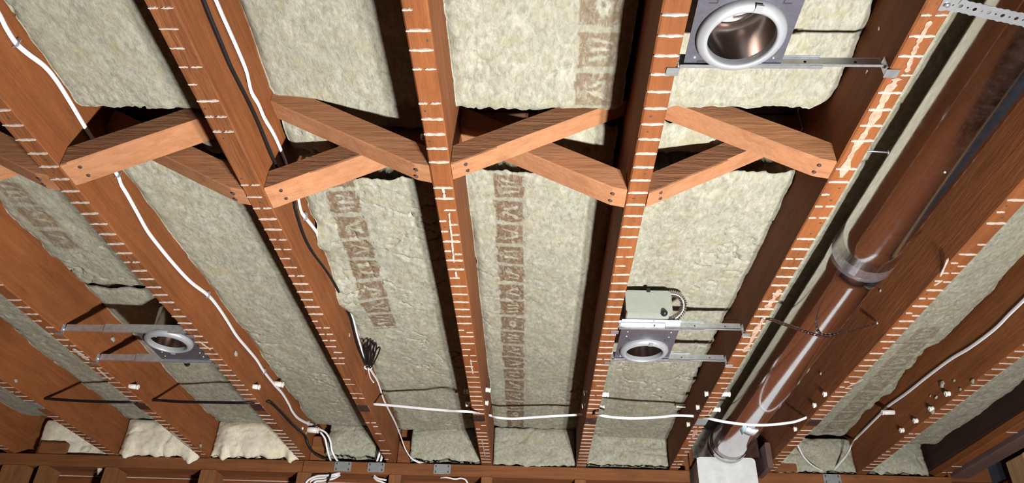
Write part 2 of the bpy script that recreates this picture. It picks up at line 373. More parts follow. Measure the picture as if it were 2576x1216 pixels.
def guard(px, py, j, mat, w=0.020, l=0.030):
    p = atz(px, py, ZB); c = (jl(j, p.y) + jr(j, p.y)) / 2
    g = MB().box(c - w, c + w, p.y - l, p.y + l, ZB - 0.0032, ZB - 0.0006, bev=0.0008).build('guard_plate', mat, JO[j])
    for sx in (-1, 1):
        MB().box(c + sx * 0.012 - .002, c + sx * 0.012 + .002, p.y - sx * .018 - .003, p.y - sx * .018 + .003, ZB - 0.005, ZB - 0.003).build('prong', mat, g)
for px, py, j, m in [(85, 1020, 0, 'guard'), (362, 1022, 1, 'nail_plate'), (650, 1025, 2, 'nail_plate'), (915, 1027, 3, 'nail_plate'), (1209, 1053, 4, 'nail_plate'), (1485, 1059, 5, 'nail_plate'), (1765, 1061, 6, 'guard'), (2044, 1063, 7, 'nail_plate')]:
    guard(px, py, j, m)
a = atx(2172, 400, jr(6, 1.25)); a.z = max(a.z, ZB + 0.02); b_ = Vector((jr(6, 1.2) + 0.050, a.y, a.z - 0.004))
nl = MB().tube([a, b_], 0.0016, 8).build('nail', 'galv_dull', JO[6]); MB().tube([b_, b_ + Vector((0.0015, 0, 0))], 0.0042, 10).build('nail_head', 'galv_dull', nl)

# ------------------------------------------------------------------ setting around and above
def struct(o): o['kind'] = 'structure'; return o
ce = struct(MB().box(-3.3, 2.3, YA, 3.4, ZB + JH + 0.02, ZB + JH + 0.06).build('ceiling', 'subfloor'))
y = YA; k = 0
while y < 3.35:
    MB().box(-3.2, 2.2, y + 0.002, y + 0.138, ZB + JH + 0.0005 + 0.001 * (k % 2), ZB + JH + 0.0195).build('subfloor_board', 'subfloor', ce); y += 0.14; k += 1
struct(MB().box(-3.4, 2.3, -3.0, 3.5, -0.05, 0.0).build('floor', 'floor'))
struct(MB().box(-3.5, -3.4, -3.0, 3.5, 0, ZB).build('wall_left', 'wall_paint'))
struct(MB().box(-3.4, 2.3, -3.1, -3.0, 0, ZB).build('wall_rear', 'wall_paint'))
wf = struct(MB().box(-3.4, 2.3, 3.345, 3.40, 0, ZB + JH).build('wall_front', 'sheath'))
z = ZB - 0.075; k = 0
for z1 in (ZB - 0.002, ZB - 0.066, ZB - 0.22, ZB - 0.375, ZB - 0.53):
    z0 = {0: ZB - 0.064}.get(k, z1 - 0.152)
    MB().box(-3.35, 1.95, 3.325, 3.344, z0, z1, bev=0.003).build('sheathing_board', 'sheath', wf)
    k += 1
MB().box(-2.9, 0.66, 3.3225, 3.326, ZB - 0.0665, ZB - 0.0625).build('white_gap_strip', 'plaster', wf)
rj = tag(MB().box(-3.3, 2.2, YE + 0.002, YE + 0.04, ZB + 0.001, ZB + JH).build('rim_joist', 'plate'), 'reddish rim board closing the joist ends above the front wall', 'rim board')
def plate(x0, x1, label):
    mb = MB(); n = int((x1 - x0) / 0.12) + 1; rings = []
    for k in range(n + 1):
        x = x0 + (x1 - x0) * k / n; w = lambda q: nz(x * 3, q * 5.1) * 0.0016
        P = [(YW, ZB - 0.050), (YW + 0.003, ZB - 0.0525), (YW + 0.095, ZB - 0.0525), (YW + 0.095, ZB - 0.001), (YW + 0.003, ZB - 0.001), (YW, ZB - 0.004)]
        rings.append([mb.vert((x, yy + w(q), zz + (w(q + 7) if zz < ZB - 0.01 else 0))) for q, (yy, zz) in enumerate(P)])
    for r0, r1 in zip(rings, rings[1:]):
        for k in range(6): mb.face((r0[k], r0[(k + 1) % 6], r1[(k + 1) % 6], r1[k]))
    mb.face(rings[0]); mb.face(rings[-1][::-1])
    return tag(mb.build('top_plate', 'plate'), label, 'wall plate', 'top plates of the front wall')
P1 = plate(-3.2, -1.000, 'long reddish top plate under the cream fibre stuffing at the left')
P2 = plate(-0.997, 0.672, 'reddish top plate in the middle carrying three zinc guard plates')
P3 = plate(0.956, 1.775, 'short reddish top plate right of the white block')
def zinc(px, py, parent, w=0.037):
    p = aty(px, py, YW - 0.003)
    g = MB().box(p.x - w, p.x + w, YW - 0.0042, YW - 0.0016, ZB - 0.046, ZB - 0.004, bev=0.004).build('guard_plate', 'guard', parent)
    for sx in (-1, 1):
        for sz in (-1, 1):
            MB().box(p.x + sx * 0.027 - .0022, p.x + sx * 0.027 + .0022, YW - 0.0065, YW - 0.004, ZB - 0.025 + sz * .012 - .004, ZB - 0.025 + sz * .012 + .004).build('prong', 'rust', g)
for px, py, P in ((862, 1177, P2), (946, 1177, P2), (1112, 1184, P2), (2092, 1199, P3)): zinc(px, py, P)
SL = ['at the far left edge', 'second from the far left edge, doubled', 'between the first two cream fibre stuffings', 'under the right cream fibre stuffing', 'beside the looped white cables', 'right of the two short white cable ends', 'below the middle joist', 'below the joist left of the white block', 'right of the white block', 'near the right corner']
for k, (x, w) in enumerate([(-2.265, 0.055), (-2.135, 0.022), (-1.835, 0.028), (-1.405, 0.034), (-0.985, 0.030), (-0.590, 0.026), (-0.195, 0.024), (0.205, 0.024), (1.00, 0.022), (1.43, 0.022)]):
    tag(MB().box(x - w, x + w, YW - 0.004, YW + 0.09, 0.001, ZB - 0.0535, bev=0.003).build('wall_stud', 'stud'), 'reddish wall stud under the top plate ' + SL[k], 'stud', 'front wall studs')
tag(MB().box(1.700, 1.757, YA, 3.28, ZB + 0.032, ZB + JH - 0.001, bev=0.003).build('edge_beam', 'black_beam'), 'near-black beam above the thin orange strip at the right', 'beam')  # upper part of the last joist, coloured near-black above its orange strip
# right side: dark beam, side wall and one pale stud
tag(MB().box(1.766, 1.842, YA, 3.19, ZB - 0.012, ZB + 0.10, bev=0.003).build('side_beam', 'dark_beam'), 'dark purplish brown beam along the right side wall', 'beam')
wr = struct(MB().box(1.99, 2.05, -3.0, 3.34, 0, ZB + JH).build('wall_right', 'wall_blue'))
struct(MB().box(1.955, 1.985, 1.42, 1.56, 0.001, 1.95, bev=0.004).build('reflected_strip_1', 'strip_grey'))  # unseen strip, added so the duct has something pale to reflect
for k in range(3): MB().box(1.972, 1.989, -3.0, 3.3, ZB - 0.02 - 0.155 * (k + 1), ZB - 0.025 - 0.155 * k, bev=0.003).build('sheathing_board', 'sheath', wr)
tag(MB().box(1.86, 1.968, 2.83, 2.945, 0.001, ZB - 0.012, bev=0.006).build('side_stud', 'stud_pale'), 'pale tan stud of the right side wall in the lower right corner', 'stud')

# ------------------------------------------------------------------ cross bridging
def bridge(jlow, jhigh, y0, y1, label, hi=0.185, th=0.050, cut=True):
    rgt = jhigh > jlow; s = 1 if rgt else -1
    ym = (y0 + y1) / 2
    xa = (jr(jlow, ym) if rgt else jl(jlow, ym)) + s * 0.0012; xb = (jl(jhigh, ym) if rgt else jr(jhigh, ym)) - s * 0.0012
    nseg = 8; mb = MB(); rings = []
    def sect(x, b, t):
        w = lambda k: nz(x * 14, k * 3.3 + y0 * 50) * 0.0012
        return [mb.vert((x, y0 + 0.002, b + w(0))), mb.vert((x, y1 - 0.002, b + w(1))), mb.vert((x, y1 + w(2), b + 0.003)), mb.vert((x, y1 + w(3), t)), mb.vert((x, y0 + w(4), t)), mb.vert((x, y0 + w(5), b + 0.003))]
    sl = (hi - 0.0) / (xb - xa)
    flat = 0.030 if cut else 0.012
    xs = [xa, xa + s * flat] + [xa + (xb - xa) * (k / nseg) for k in range(1, nseg + 1) if abs((xb - xa) * k / nseg) > flat * 1.2]
    for x in xs:
        b = ZB + max(0.001, sl * (x - xa) - (0.0 if x != xa else 0)); 
        if cut: b = max(b - 0.008, ZB + 0.001)
        t = ZB + sl * (x - xa) + th
        rings.append(sect(x, b, t))
    for r0, r1 in zip(rings, rings[1:]):
        for k in range(6): mb.face((r0[k], r0[(k + 1) % 6], r1[(k + 1) % 6], r1[k]) if rgt else (r0[(k + 1) % 6], r0[k], r1[k], r1[(k + 1) % 6]))
    mb.face(rings[0]); mb.face(rings[-1])
    o = tag(mb.build('cross_bridging', 'bridge'), label, 'brace', 'diagonal bridging between the joists')
    if not cut:
        o.data.materials.append(M['bridge_rough'])
        for p in o.data.polygons:
            if p.normal.y < -0.8: p.material_index = 1
    for q in (0.3, 0.72):
        x = xa + s * (0.026 + 0.006 * q); yy = y0 + (y1 - y0) * q; b = ZB + max(0.001, sl * (x - xa) - (0.008 if cut else 0))
        MB().tube([(x, yy, b + 0.001), (x, yy, b - 0.0018)], 0.0042, 8).build('nail_head', 'rust', o)
bridge(2, 1, 1.215, 1.268, 'shaded diagonal brace left of the cabled joist at the left edge')
bridge(1, 2, 1.275, 1.335, 'orange diagonal brace cut off by the left edge of the photo')
bridge(2, 3, 1.178, 1.248, 'thick pale brace crossing over the white cable at upper left', cut=False)
bridge(3, 2, 1.258, 1.312, 'darker brace behind the thick pale one at upper left')
bridge(3, 4, 1.250, 1.322, 'pale brace crossing in front of the black and white cables', cut=False)
bridge(4, 3, 1.168, 1.222, 'brown brace sloping down right to the middle joist')
bridge(4, 5, 1.158, 1.210, 'long pale brace rising right from the middle joist', cut=False)
bridge(5, 4, 1.238, 1.300, 'brace with a splintered lower end, under the long pale brace')
bridge(5, 6, 1.245, 1.298, 'partly covered brace rising right from the joist by the light fixtures', cut=False)
bridge(6, 5, 1.138, 1.192, 'brace sloping down right towards the duct joist, in front of its pair')

# ------------------------------------------------------------------ insulation
GLY = ['W', 'A', 'V', 'M', 'N', 'A', 'W', 'O']
def glyph(g, u, v):                                     # light strokes knocked out of a dark block; u across the band, v along it
    if not (0.28 < u < 0.80): return 1.0
    t = (u - 0.28) / 0.52
    def stroke(v0, v1, w=0.10): return abs(v - (v0 + (v1 - v0) * t)) < w * 0.72 * (0.40 + 0.8 * t if g in 'AV' else 1.1 - 0.6 * t)
    if g == 'A': hit = stroke(0.46, 0.24) or stroke(0.54, 0.76)
    elif g == 'V': hit = stroke(0.24, 0.44, 0.09) or stroke(0.76, 0.56, 0.09)
    elif g == 'W': hit = stroke(0.20, 0.32, 0.08) or stroke(0.50, 0.48, 0.08) or stroke(0.80, 0.68, 0.08)
    elif g == 'M': hit = stroke(0.30, 0.28, 0.10) or stroke(0.66, 0.72, 0.10)
    elif g == 'N': hit = stroke(0.28, 0.62, 0.13) or (stroke(0.74, 0.74, 0.06) and t > 0.3)
    else: hit = 0.10 < math.hypot((t - 0.5), (v - 0.5)) < 0.30
    return 0.0 if hit else 1.0
def print_at(spec, x, y):
    c, w, y0, y1, ph_, strength = spec
    cx = c[0] + (c[1] - c[0]) * (y - y0) / max(1e-6, y1 - y0)
    if y < y0 or y > y1: return 0.0
    wob = nz(x * 22, y * 22) * 0.006
    u = (x + wob - (cx - w / 2)) / w; pitch = 0.106
    k = math.floor((y - ph_) / pitch); v = ((y + nz(x * 25, y * 25, 3) * 0.005 - ph_) / pitch - k)
    if not 0 < u < 1: return 0.16 * strength if 1 <= u < 1.35 and nz(x * 40, y * 40, 5) > 0.1 else 0.0
    if v > 0.84: return 0.16 * strength
    return strength * glyph(GLY[k % len(GLY)], u, v / 0.84)
BATTS = []
def batt(jL, jR, y0, y1, zs, label, name='insulation_batt', gap=(-0.001, -0.001), step=0.008, prn=None, seed=0, amp=1.0, mat='wool', lip=0.007, edge=(0.008, 0.008), crease=1.0, ylean=0.0, xr=None, slump=(), group='stone wool batts between the joists'):
    # zs: recess above the joist undersides at (left near, right near, left far, right far)
    r = random.Random(seed); nx = max(6, int((0.37 if xr is None else xr[1] - xr[0]) / step)); ny = max(6, int((y1 - y0) / step)); mb = MB(); pr = []
    so = seed * 11.7; grid = []
    for iy in range(ny + 1):
        v = iy / ny; row = []
        for ix in range(nx + 1):
            u = ix / nx
            yy = y0 + (y1 - y0) * v
            e = fbm(u * 9, so, 2.0) * 0.016 + nz(u * 31, so + 4) * 0.005
            if v < 0.5: yy += e * (1 - 2 * v) ** 6 + ylean * u * (1 - v) ** 4
            else: yy += fbm(u * 9, so + 5, 2.0) * 0.012 * (2 * v - 1) ** 6
            a = jr(jL, yy) + gap[0] if jL is not None else xr[0]; b = jl(jR, yy) - gap[1] if jR is not None else xr[1]
            el = (fbm(yy * 5, so + 1.3) * 0.9 + nz(yy * 30, so) * 0.25) * edge[0]; er = (fbm(yy * 5, so + 8.1) * 0.9 + nz(yy * 30, so + 2) * 0.25) * edge[1]
            a += max(0.0, el * 1.2 - edge[0] * 0.15); b -= max(0.0, er * 1.2 - edge[1] * 0.15)
            x = a + (b - a) * u
            zz = (zs[0] * (1 - u) + zs[1] * u) * (1 - v) + (zs[2] * (1 - u) + zs[3] * u) * v
            d = fbm(x * 4, yy * 2.5, so) * 0.0045 + fbm(x * 22, yy * 13, so + 3) * 0.0022 + fbm(x * 75, yy * 50, so + 5, 3) * 0.0011
            c = fbm(x * 7 + 3, yy * 9, so + 9, 3)
            msk = max(0.0, nz(x * 3.1, yy * 2.3, so + 21) - 0.05)
            d += crease * max(0.0, 1 - abs(c) / 0.022) * min(1.0, msk * 5) * 0.015
            for yc, yw, dd, sd in slump: d -= dd * math.exp(-((yy - yc) / yw) ** 2) * ((1 - u) if sd < 0 else u) ** 4
            ew = min(u, 1 - u) * (b - a); ev = min(v * (y1 - y0), (1 - v) * (y1 - y0))
            le = lip * (0.6 + 1.5 * max(0.0, fbm(yy * 4.5, so + (13 if u < .5 else 17)) + 0.15) * (edge[0] if u < .5 else edge[1]) / 0.008)
            d += le * max(0, 1 - ew / 0.024) ** 1.8 + lip * max(0, 1 - ev / 0.025) ** 2.2
            row.append(mb.vert((x, yy, ZB + zz + d * amp)))
            pr.append(print_at(prn, x, yy) if prn else 0.0)
        grid.append(row)
    for iy in range(ny):
        for ix in range(nx):
            mb.face((grid[iy][ix], grid[iy + 1][ix], grid[iy + 1][ix + 1], grid[iy][ix + 1]), True)
    border = [grid[0][ix] for ix in range(nx)] + [grid[iy][nx] for iy in range(ny)] + [grid[ny][ix] for ix in range(nx, 0, -1)] + [grid[iy][0] for iy in range(ny, 0, -1)]
    prev = border; nb = len(border)
    for lv in (1, 2):
        cur = []
        for k, i in enumerate(border):
            p = mb.v[i]; zt = ZB + JH - 0.003; t = lv / 2
            cur.append(mb.vert((p.x + nz(p.x * 60, p.y * 60, lv + so) * 0.003, p.y + nz(p.x * 60, p.y * 60, lv + so + 7) * 0.003, p.z + (zt - p.z) * t if p.z < zt else zt))); pr.append(0.0)
        for k in range(nb): mb.face((prev[(k + 1) % nb], prev[k], cur[k], cur[(k + 1) % nb]), True)
        prev = cur
    o = mb.build(name, mat); me = o.data
    if prn:
        at = me.attributes.new('print', 'FLOAT', 'POINT'); at.data.foreach_set('value', pr)
    if label: tag(o, label, 'insulation', group)
    return o
B = batt
B(-1, 0, 1.2, 3.17, (.15, .15, .15, .15), 'grey insulation strip in the leftmost bay above the corner', seed=1, step=0.012)
B(0, 1, 1.25, 3.19, (.165, .165, .155, .155), 'grey insulation strip left of the bay with the leftmost light fixture', seed=2, step=0.01, edge=(0.014, 0.004))
B(1, 2, -0.4, 1.13, (.16, .16, .16, .16), 'insulation batt above the shaded brace at the left photo edge', seed=3, step=0.012)
B(1, 2, 1.37, 1.975, (.165, .155, .165, .155), 'ragged insulation batt with a faded print above the leftmost light fixture', seed=4, prn=((-1.34, -1.335), 0.075, 1.45, 1.76, 1.45, 0.75), step=0.006, edge=(0.016, 0.004))
B(1, 2, 2.00, 3.20, (.168, .16, .15, .15), 'grey insulation batt below the leftmost light fixture', seed=5, step=0.01, edge=(0.010, 0.004))
B(2, 3, -0.4, 1.165, (.140, .145, .140, .145), 'big insulation batt with a long crack in the upper left', seed=6, step=0.007, ylean=-0.05, crease=1.5)
B(2, 3, 1.33, 3.19, (.135, .145, .150, .145), 'long insulation batt right of the white stapled cable', seed=7, step=0.007, edge=(0.012, 0.004))
B(3, 4, -0.4, 1.245, (.200, .165, .195, .165), 'crumpled insulation batt at the top between two dark gaps', seed=8, step=0.007, edge=(0.016, 0.006), crease=1.6)
B(3, 4, 1.40, 3.20, (.140, .145, .135, .150), 'long insulation batt with a slanting printed strip beside the coiled black cable', seed=9, step=0.0045, prn=((-0.480, -0.492), 0.078, 1.36, 2.19, 1.445, 0.95), edge=(0.020, 0.005), slump=((1.95, 0.11, 0.045, -1), (1.66, 0.05, 0.02, -1)))
B(4, 5, -0.4, 1.165, (.152, .155, .152, .155), 'smooth pale insulation batt with brown print at its right edge, top middle', seed=10, step=0.0045, prn=((0.114, 0.114), 0.078, 0.2, 1.16, 0.95, 0.8), ylean=0.0, crease=0.5, gap=(-0.001, 0.012))
B(4, 5, 1.40, 3.22, (.180, .160, .172, .160), 'long insulation batt with a straight brown printed strip in the middle bay', seed=11, step=0.0045, prn=((-0.070, -0.078), 0.075, 1.36, 3.20, 1.412, 1.0), edge=(0.010, 0.005), crease=0.8)
B(5, 6, -0.4, 1.120, (.122, .125, .122, .122), 'insulation batt behind the large light fixture at the top', seed=12, step=0.007, edge=(0.006, 0.014), crease=0.8)
B(5, 6, 1.33, 3.22, (.125, .122, .130, .128), 'yellowish insulation batt around the smaller right-hand light fixture', seed=13, step=0.0055, prn=((0.335, 0.36), 0.08, 1.42, 2.9, 1.5, 0.22), edge=(0.006, 0.014), crease=1.5)
B(6, 7, -0.4, 3.05, (.160, .172, .160, .172), 'narrow visible insulation strip behind the round duct', seed=14, step=0.009, edge=(0.006, 0.006), lip=0.004)
B(7, 8, 1.1, 3.20, (.150, .200, .150, .160), 'insulation batt with faint print between the duct joist and the cabled joist', seed=15, step=0.0045, prn=((1.275, 1.285), 0.082, 2.16, 3.15, 2.17, 0.6), edge=(0.004, 0.030), gap=(-0.001, 0.010))
B(8, 9, 1.3, 3.12, (.100, .100, .104, .104), 'insulation strip at the right ending at the near-black beam', seed=16, step=0.009, gap=(-0.001, 0.006), edge=(0.004, 0.010))
SG = 'stone wool scraps beside the bridging'
B(None, None, 1.225, 1.385, (.165, .165, .160, .160), 'small insulation scrap in the gap between the two middle braces', xr=(0.000, 0.178), seed=31, name='insulation_scrap', lip=0.010, crease=2, group=SG)
B(None, None, 1.205, 1.300, (.150, .150, .150, .150), 'insulation scrap showing through the braces left of the duct joist', xr=(0.238, 0.43), seed=32, name='insulation_scrap', lip=0.010, crease=2, group=SG)
B(None, None, 1.225, 1.345, (.160, .150, .160, .150), 'little insulation scrap framed by the braces beside the cables', xr=(-0.575, -0.43), seed=33, name='insulation_scrap', lip=0.012, crease=2, group=SG)
B(None, None, 1.255, 1.325, (.150, .150, .150, .150), 'torn insulation scrap at the top end of the thick pale brace', xr=(-0.77, -0.645), seed=34, name='insulation_scrap', lip=0.012, crease=2, group=SG)
# stuffing at the wall end of each bay
def stuff(jL, jR, mat, label, seed, z0=0.004, z1=0.165, yf=3.205, xl=0.004, xr_=0.004, puff=0.012, droop=()):
    mb = MB(); nx, nzv = 44, 22; so = seed * 5.3
    a = jr(jL, 3.2) + xl; b = jl(jR, 3.2) - xr_; g = []
    for iz in range(nzv + 1):
        row = []
        for ix in range(nx + 1):
            u, w = ix / nx, iz / nzv; x = a + (b - a) * u
            zz = ZB + z0 + (z1 - z0) * w
            bulge = puff * (1 - (2 * w - 1) ** 4) * (1 - (2 * u - 1) ** 6)
            d = fbm(x * 6, zz * 8, so) * 0.010 + fbm(x * 20, zz * 20, so + 2) * 0.0025
            fold = max(0.0, 1 - abs(fbm(x * 4, zz * 9, so + 6, 3)) / 0.06) * 0.008
            zz += fbm(u * 8, so + 3, 1) * 0.012 * (1 - w) ** 2
            for (dc, dw, dd) in droop:
                if w < 0.18: zz -= dd * max(0, 1 - abs(u - dc) / dw) * (1 - w / 0.18)
            drp = max([0] + [max(0, 1 - abs(u - dc) / dw) for dc, dw, dd in droop])
            yy = yf - bulge - d + fold - (0.016 * drp * (1 - w) ** 2)
            row.append(mb.vert((x, min(yy, yf + 0.03), zz)))
        g.append(row)
    for iz in range(nzv):
        for ix in range(nx): mb.face((g[iz][ix], g[iz][ix + 1], g[iz + 1][ix + 1], g[iz + 1][ix]), True)
    bd = [g[0][i] for i in range(nx)] + [g[k][nx] for k in range(nzv)] + [g[nzv][i] for i in range(nx, 0, -1)] + [g[k][0] for k in range(nzv, 0, -1)]
    n = len(bd); prev = bd
    for lv in range(3):
        bk = [mb.vert((mb.v[i].x, YE - 0.006 if lv == 2 else max(mb.v[i].y, YW - 0.004), mb.v[i].z if lv == 0 else max(mb.v[i].z, ZB + 0.003))) for i in bd]
        for k in range(n): mb.face((prev[(k + 1) % n], prev[k], bk[k], bk[(k + 1) % n]), True)
        prev = bk
    mb.face(bk)
    return tag(mb.build('insulation_stuffing', mat), label, 'insulation', 'fibre stuffing at the joist ends')
stuff(-1, 0, 'glass_wool', 'torn cream fibre stuffing with a hanging shred, leftmost of the three', 1, xl=0.06, puff=0.006, yf=3.252, droop=((0.93, 0.08, 0.10), (0.3, .1, .02)))
stuff(0, 1, 'glass_wool', 'cream fibre stuffing with a clump at its right end, middle of the three', 2, puff=0.03, droop=((0.9, 0.12, 0.045), (0.1, .1, .025)))
stuff(1, 2, 'glass_wool', 'cream fibre stuffing, rightmost of the three and nearest the black cable', 3, puff=0.028, droop=((0.93, 0.06, 0.02), (0.15, .05, .02)))
stuff(2, 3, 'wool', 'grey insulation block behind the looped white cables', 4, z0=0.022, xl=0.075, xr_=0.05)
stuff(3, 4, 'wool', 'crumpled grey insulation block right of the curving cable end', 5, z0=0.012, xl=0.06)
stuff(4, 5, 'wool', 'grey insulation block at the end of the printed strip', 6, z0=0.0)
stuff(5, 6, 'wool', 'creased grey insulation block left of the white block', 7, z0=0.012)
stuff(7, 8, 'wool', 'pale insulation block behind the V of two white cables', 8, z0=0.004, z1=0.15)
stuff(8, 9, 'wool', 'torn grey insulation block in the right corner', 9, z0=0.004, xr_=0.03)
def offcut(x0, x1, y0, y1, z0, z1, label): tag(MB().box(x0, x1, y0, y1, z0, z1, bev=0.003).build('wood_blocking', 'plate'), label, 'block')
offcut(jr(2, 3.2) + 0.003, jr(2, 3.2) + 0.072, 3.222, 3.275, ZB + 0.001, ZB + 0.11, 'small orange wood block beside the grey porcelain tube')
offcut(jr(3, 3.2) + 0.003, jr(3, 3.2) + 0.060, 3.222, 3.275, ZB + 0.001, ZB + 0.10, 'small orange wood block behind the curving white cable end')
offcut(jr(-1, 3.2) + 0.10, jr(-1, 3.2) + 0.22, 3.211, 3.232, ZB + 0.001, ZB + 0.05, 'orange wood block under the torn cream fibre')
offcut(jr(7, 3.2) + 0.003, jr(7, 3.2) + 0.10, 3.20, 3.24, ZB + 0.001, ZB + 0.035, 'short orange wood block by the thin white cable at right')
# ------------------------------------------------------------------ round duct
DX, DZ, DR = 0.823, ZB + 0.080, 0.0762
duct = empty('round_duct', (DX, 1.2, DZ - DR))
tag(duct, 'shiny round galvanised duct running between two joists', 'duct')
def pipe(y0, y1, r0, r1, name, mat='duct', n=64, seg=20):
    mb = MB(); prof = [(r0 + (r1 - r0) * k / seg, (y1 - y0) * k / seg) for k in range(seg + 1)]
    prof = prof + [(r - 0.0012, h) for r, h in reversed(prof)]
    mb.lathe(prof, (DX, y0, DZ), (0, 1, 0), n, close=True); return mb.build(name, mat, duct)
d1 = pipe(-0.6, 1.590, DR, DR, 'duct_section'); d2 = pipe(1.575, 3.098, DR * 0.985, DR * 0.985, 'duct_section')
mb = MB(); prof = [(DR + 0.0008 + 0.0012 * math.sin(k * 1.9) ** 2, 1.562 + 0.0050 * k) for k in range(10)]
rings = []
for r_, h in prof:
    rings.append([mb.vert((DX + math.sin(2 * math.pi * k / 64) * (r_ + 0.0014 * nz(k * 0.9, h * 120)), h + 0.006 * math.sin(2 * math.pi * k / 64 + 1), DZ + math.cos(2 * math.pi * k / 64) * (r_ + 0.0014 * nz(k * 0.9, h * 120)))) for k in range(64)])
for A, C in zip(rings, rings[1:]):
    for k in range(64): mb.face((A[k], A[(k + 1) % 64], C[(k + 1) % 64], C[k]), True)
tag(mb.build('joint_tape', 'tape', duct), 'wrinkled clear tape round the duct joint')
mb = MB().lathe([(DR * 0.98, 0), (DR * 1.01, 0.004), (DR * 1.05, 0.009), (DR * 1.02, 0.016), (DR * 1.045, 0.023), (DR * 1.015, 0.029), (DR * 1.05, 0.034), (DR * 1.01, 0.036)], (DX, 3.070, DZ), (0, 1, 0), 56)
mb.build('end_collar', 'duct', duct)
mb = MB().box(0.690, 0.955, 3.118, 3.272, ZB + 0.032, ZB + 0.185, bev=0.002); boot = mb.build('boot_box', 'duct', duct)
MB().box(0.672, 0.692, 3.104, 3.118, ZB + 0.020, ZB + 0.150).build('flange', 'duct', boot)
# paper tag on the duct and rivets along it
def wrap(y0, y1, a0, a1, r_, name, mat, parent, skew=0.0):
    mb = MB(); n = 10; g = []
    for k in range(n + 1):
        a = math.radians(a0 + (a1 - a0) * k / n); s_ = skew * k / n
        g.append([mb.vert((DX + math.sin(a) * r_, y + s_, DZ - math.cos(a) * r_)) for y in (y0, y1)] + [mb.vert((DX + math.sin(a) * (r_ + 0.0007), y + s_, DZ - math.cos(a) * (r_ + 0.0007))) for y in (y1, y0)])
    for A, C in zip(g, g[1:]):
        for k in range(4): mb.face((A[k], C[k], C[(k + 1) % 4], A[(k + 1) % 4]), True)
    mb.face(g[0]); mb.face(g[-1][::-1]); return mb.build(name, mat, parent)
tg = wrap(2.66, 2.74, -34, -22, DR + 0.0003, 'paper_tag', 'tag_blue', d2, 0.03); wrap(2.68, 2.75, -22, 12, DR + 0.0003, 'paper_tag', 'tag_white', d2, 0.02)
for k, y in enumerate((1.17,)):
    a = math.radians(-10 + 6 * k); p = Vector((DX + math.sin(a) * DR, y, DZ - math.cos(a) * DR)); n_ = Vector((math.sin(a), 0, -math.cos(a)))
    MB().lathe([(0.0001, 0.0018), (0.0022, 0.0012), (0.003, -0.0005)], p, n_, 10).build('rivet', 'galv_dull', d1)
# perforated hanger straps
def strap(ya, yb, yc, label, mat, width=0.019, zend=0.048):
    R = DR + 0.0016; path = [Vector((jr(6, ya) - 0.022, ya, ZB - 0.0018)), Vector((jr(6, ya) + 0.001, ya, ZB - 0.0018))]
    for k in range(1, 9):
        t = k / 9; x = jr(6, ya) + (DX - 0.02 - jr(6, ya)) * t; path.append(Vector((x, ya + (yb - ya) * t, ZB - 0.0018 + (DZ - R - ZB + 0.0022) * t * t)))
    for k in range(7):
        a = math.radians(-12 + 33 * k / 6); path.append(Vector((DX + math.sin(a) * R, yb + (yc - yb) * k / 14, DZ - math.cos(a) * R)))
    xe = jl(7, yc) - 0.0015; lp = path[-1]
    for k in range(1, 9): t = k / 8; path.append(Vector((lp.x + (xe - lp.x) * t, lp.y + (yc - lp.y) * t, lp.z + (ZB + zend - lp.z) * t)))
    # resample evenly
    D = [0]; 
    for p, q in zip(path, path[1:]): D.append(D[-1] + (q - p).length)
    pitch = 0.0125; n = int(D[-1] / pitch)
    def pt(s_):
        for k in range(len(D) - 1):
            if s_ <= D[k + 1] or k == len(D) - 2: t = (s_ - D[k]) / max(1e-9, D[k + 1] - D[k]); return path[k] + (path[k + 1] - path[k]) * t
    mb = MB(); hw = width / 2; th = 0.0011
    for k in range(n):
        s0 = k * pitch; p0, p1 = pt(s0), pt(s0 + pitch); t = (p1 - p0).normalized(); sd = (Vector((0, 1, 0)) - t * t.y).normalized(); nn = t.cross(sd)
        big = k % 2 == 0; hr = 0.0034 if big else 0.0017; c = (p0 + p1) / 2; h = (p1 - p0).length / 2
        ww = hw * (1.0 if big else 0.93); wn = hw * 0.86
        outer = [(-h, -wn), (0, -ww), (h, -wn), (h, 0), (h, wn), (0, ww), (-h, wn), (-h, 0)]
        inner = [(hr * math.cos(math.radians(225 + 45 * q)), hr * math.sin(math.radians(225 + 45 * q))) for q in range(8)]
        lay = []
        for off in (0, th): lay.append(([mb.vert(c + t * a_ + sd * b2 + nn * off) for a_, b2 in outer], [mb.vert(c + t * a_ + sd * b2 + nn * off) for a_, b2 in inner]))
        for q in range(8):
            q2 = (q + 1) % 8
            mb.face((lay[0][0][q], lay[0][0][q2], lay[0][1][q2], lay[0][1][q])); mb.face((lay[1][0][q2], lay[1][0][q], lay[1][1][q], lay[1][1][q2]))
            mb.face((lay[0][1][q], lay[0][1][q2], lay[1][1][q2], lay[1][1][q])); mb.face((lay[0][0][q2], lay[0][0][q], lay[1][0][q], lay[1][0][q2]))
    o = tag(mb.build('hanger_strap', mat), label, 'strap', 'perforated straps holding the duct')
    for p in (path[0] + Vector((0.010, 0, -0.001)), path[-1] + Vector((-0.002, 0, 0))):
        MB().lathe([(0.0001, 0.0022), (0.004, 0.0012), (0.0048, -0.001)], p, (0, 0, -1) if p.x < 0.8 else (-1, 0, 0), 10).build('screw_head', 'galv', o)
strap(0.757, 0.80, 0.83, 'pale perforated strap across the duct at the top right edge', 'strap', 0.024)
strap(1.796, 1.905, 1.905, 'dark thin perforated strap under the middle of the duct', 'strap_dark', 0.015)
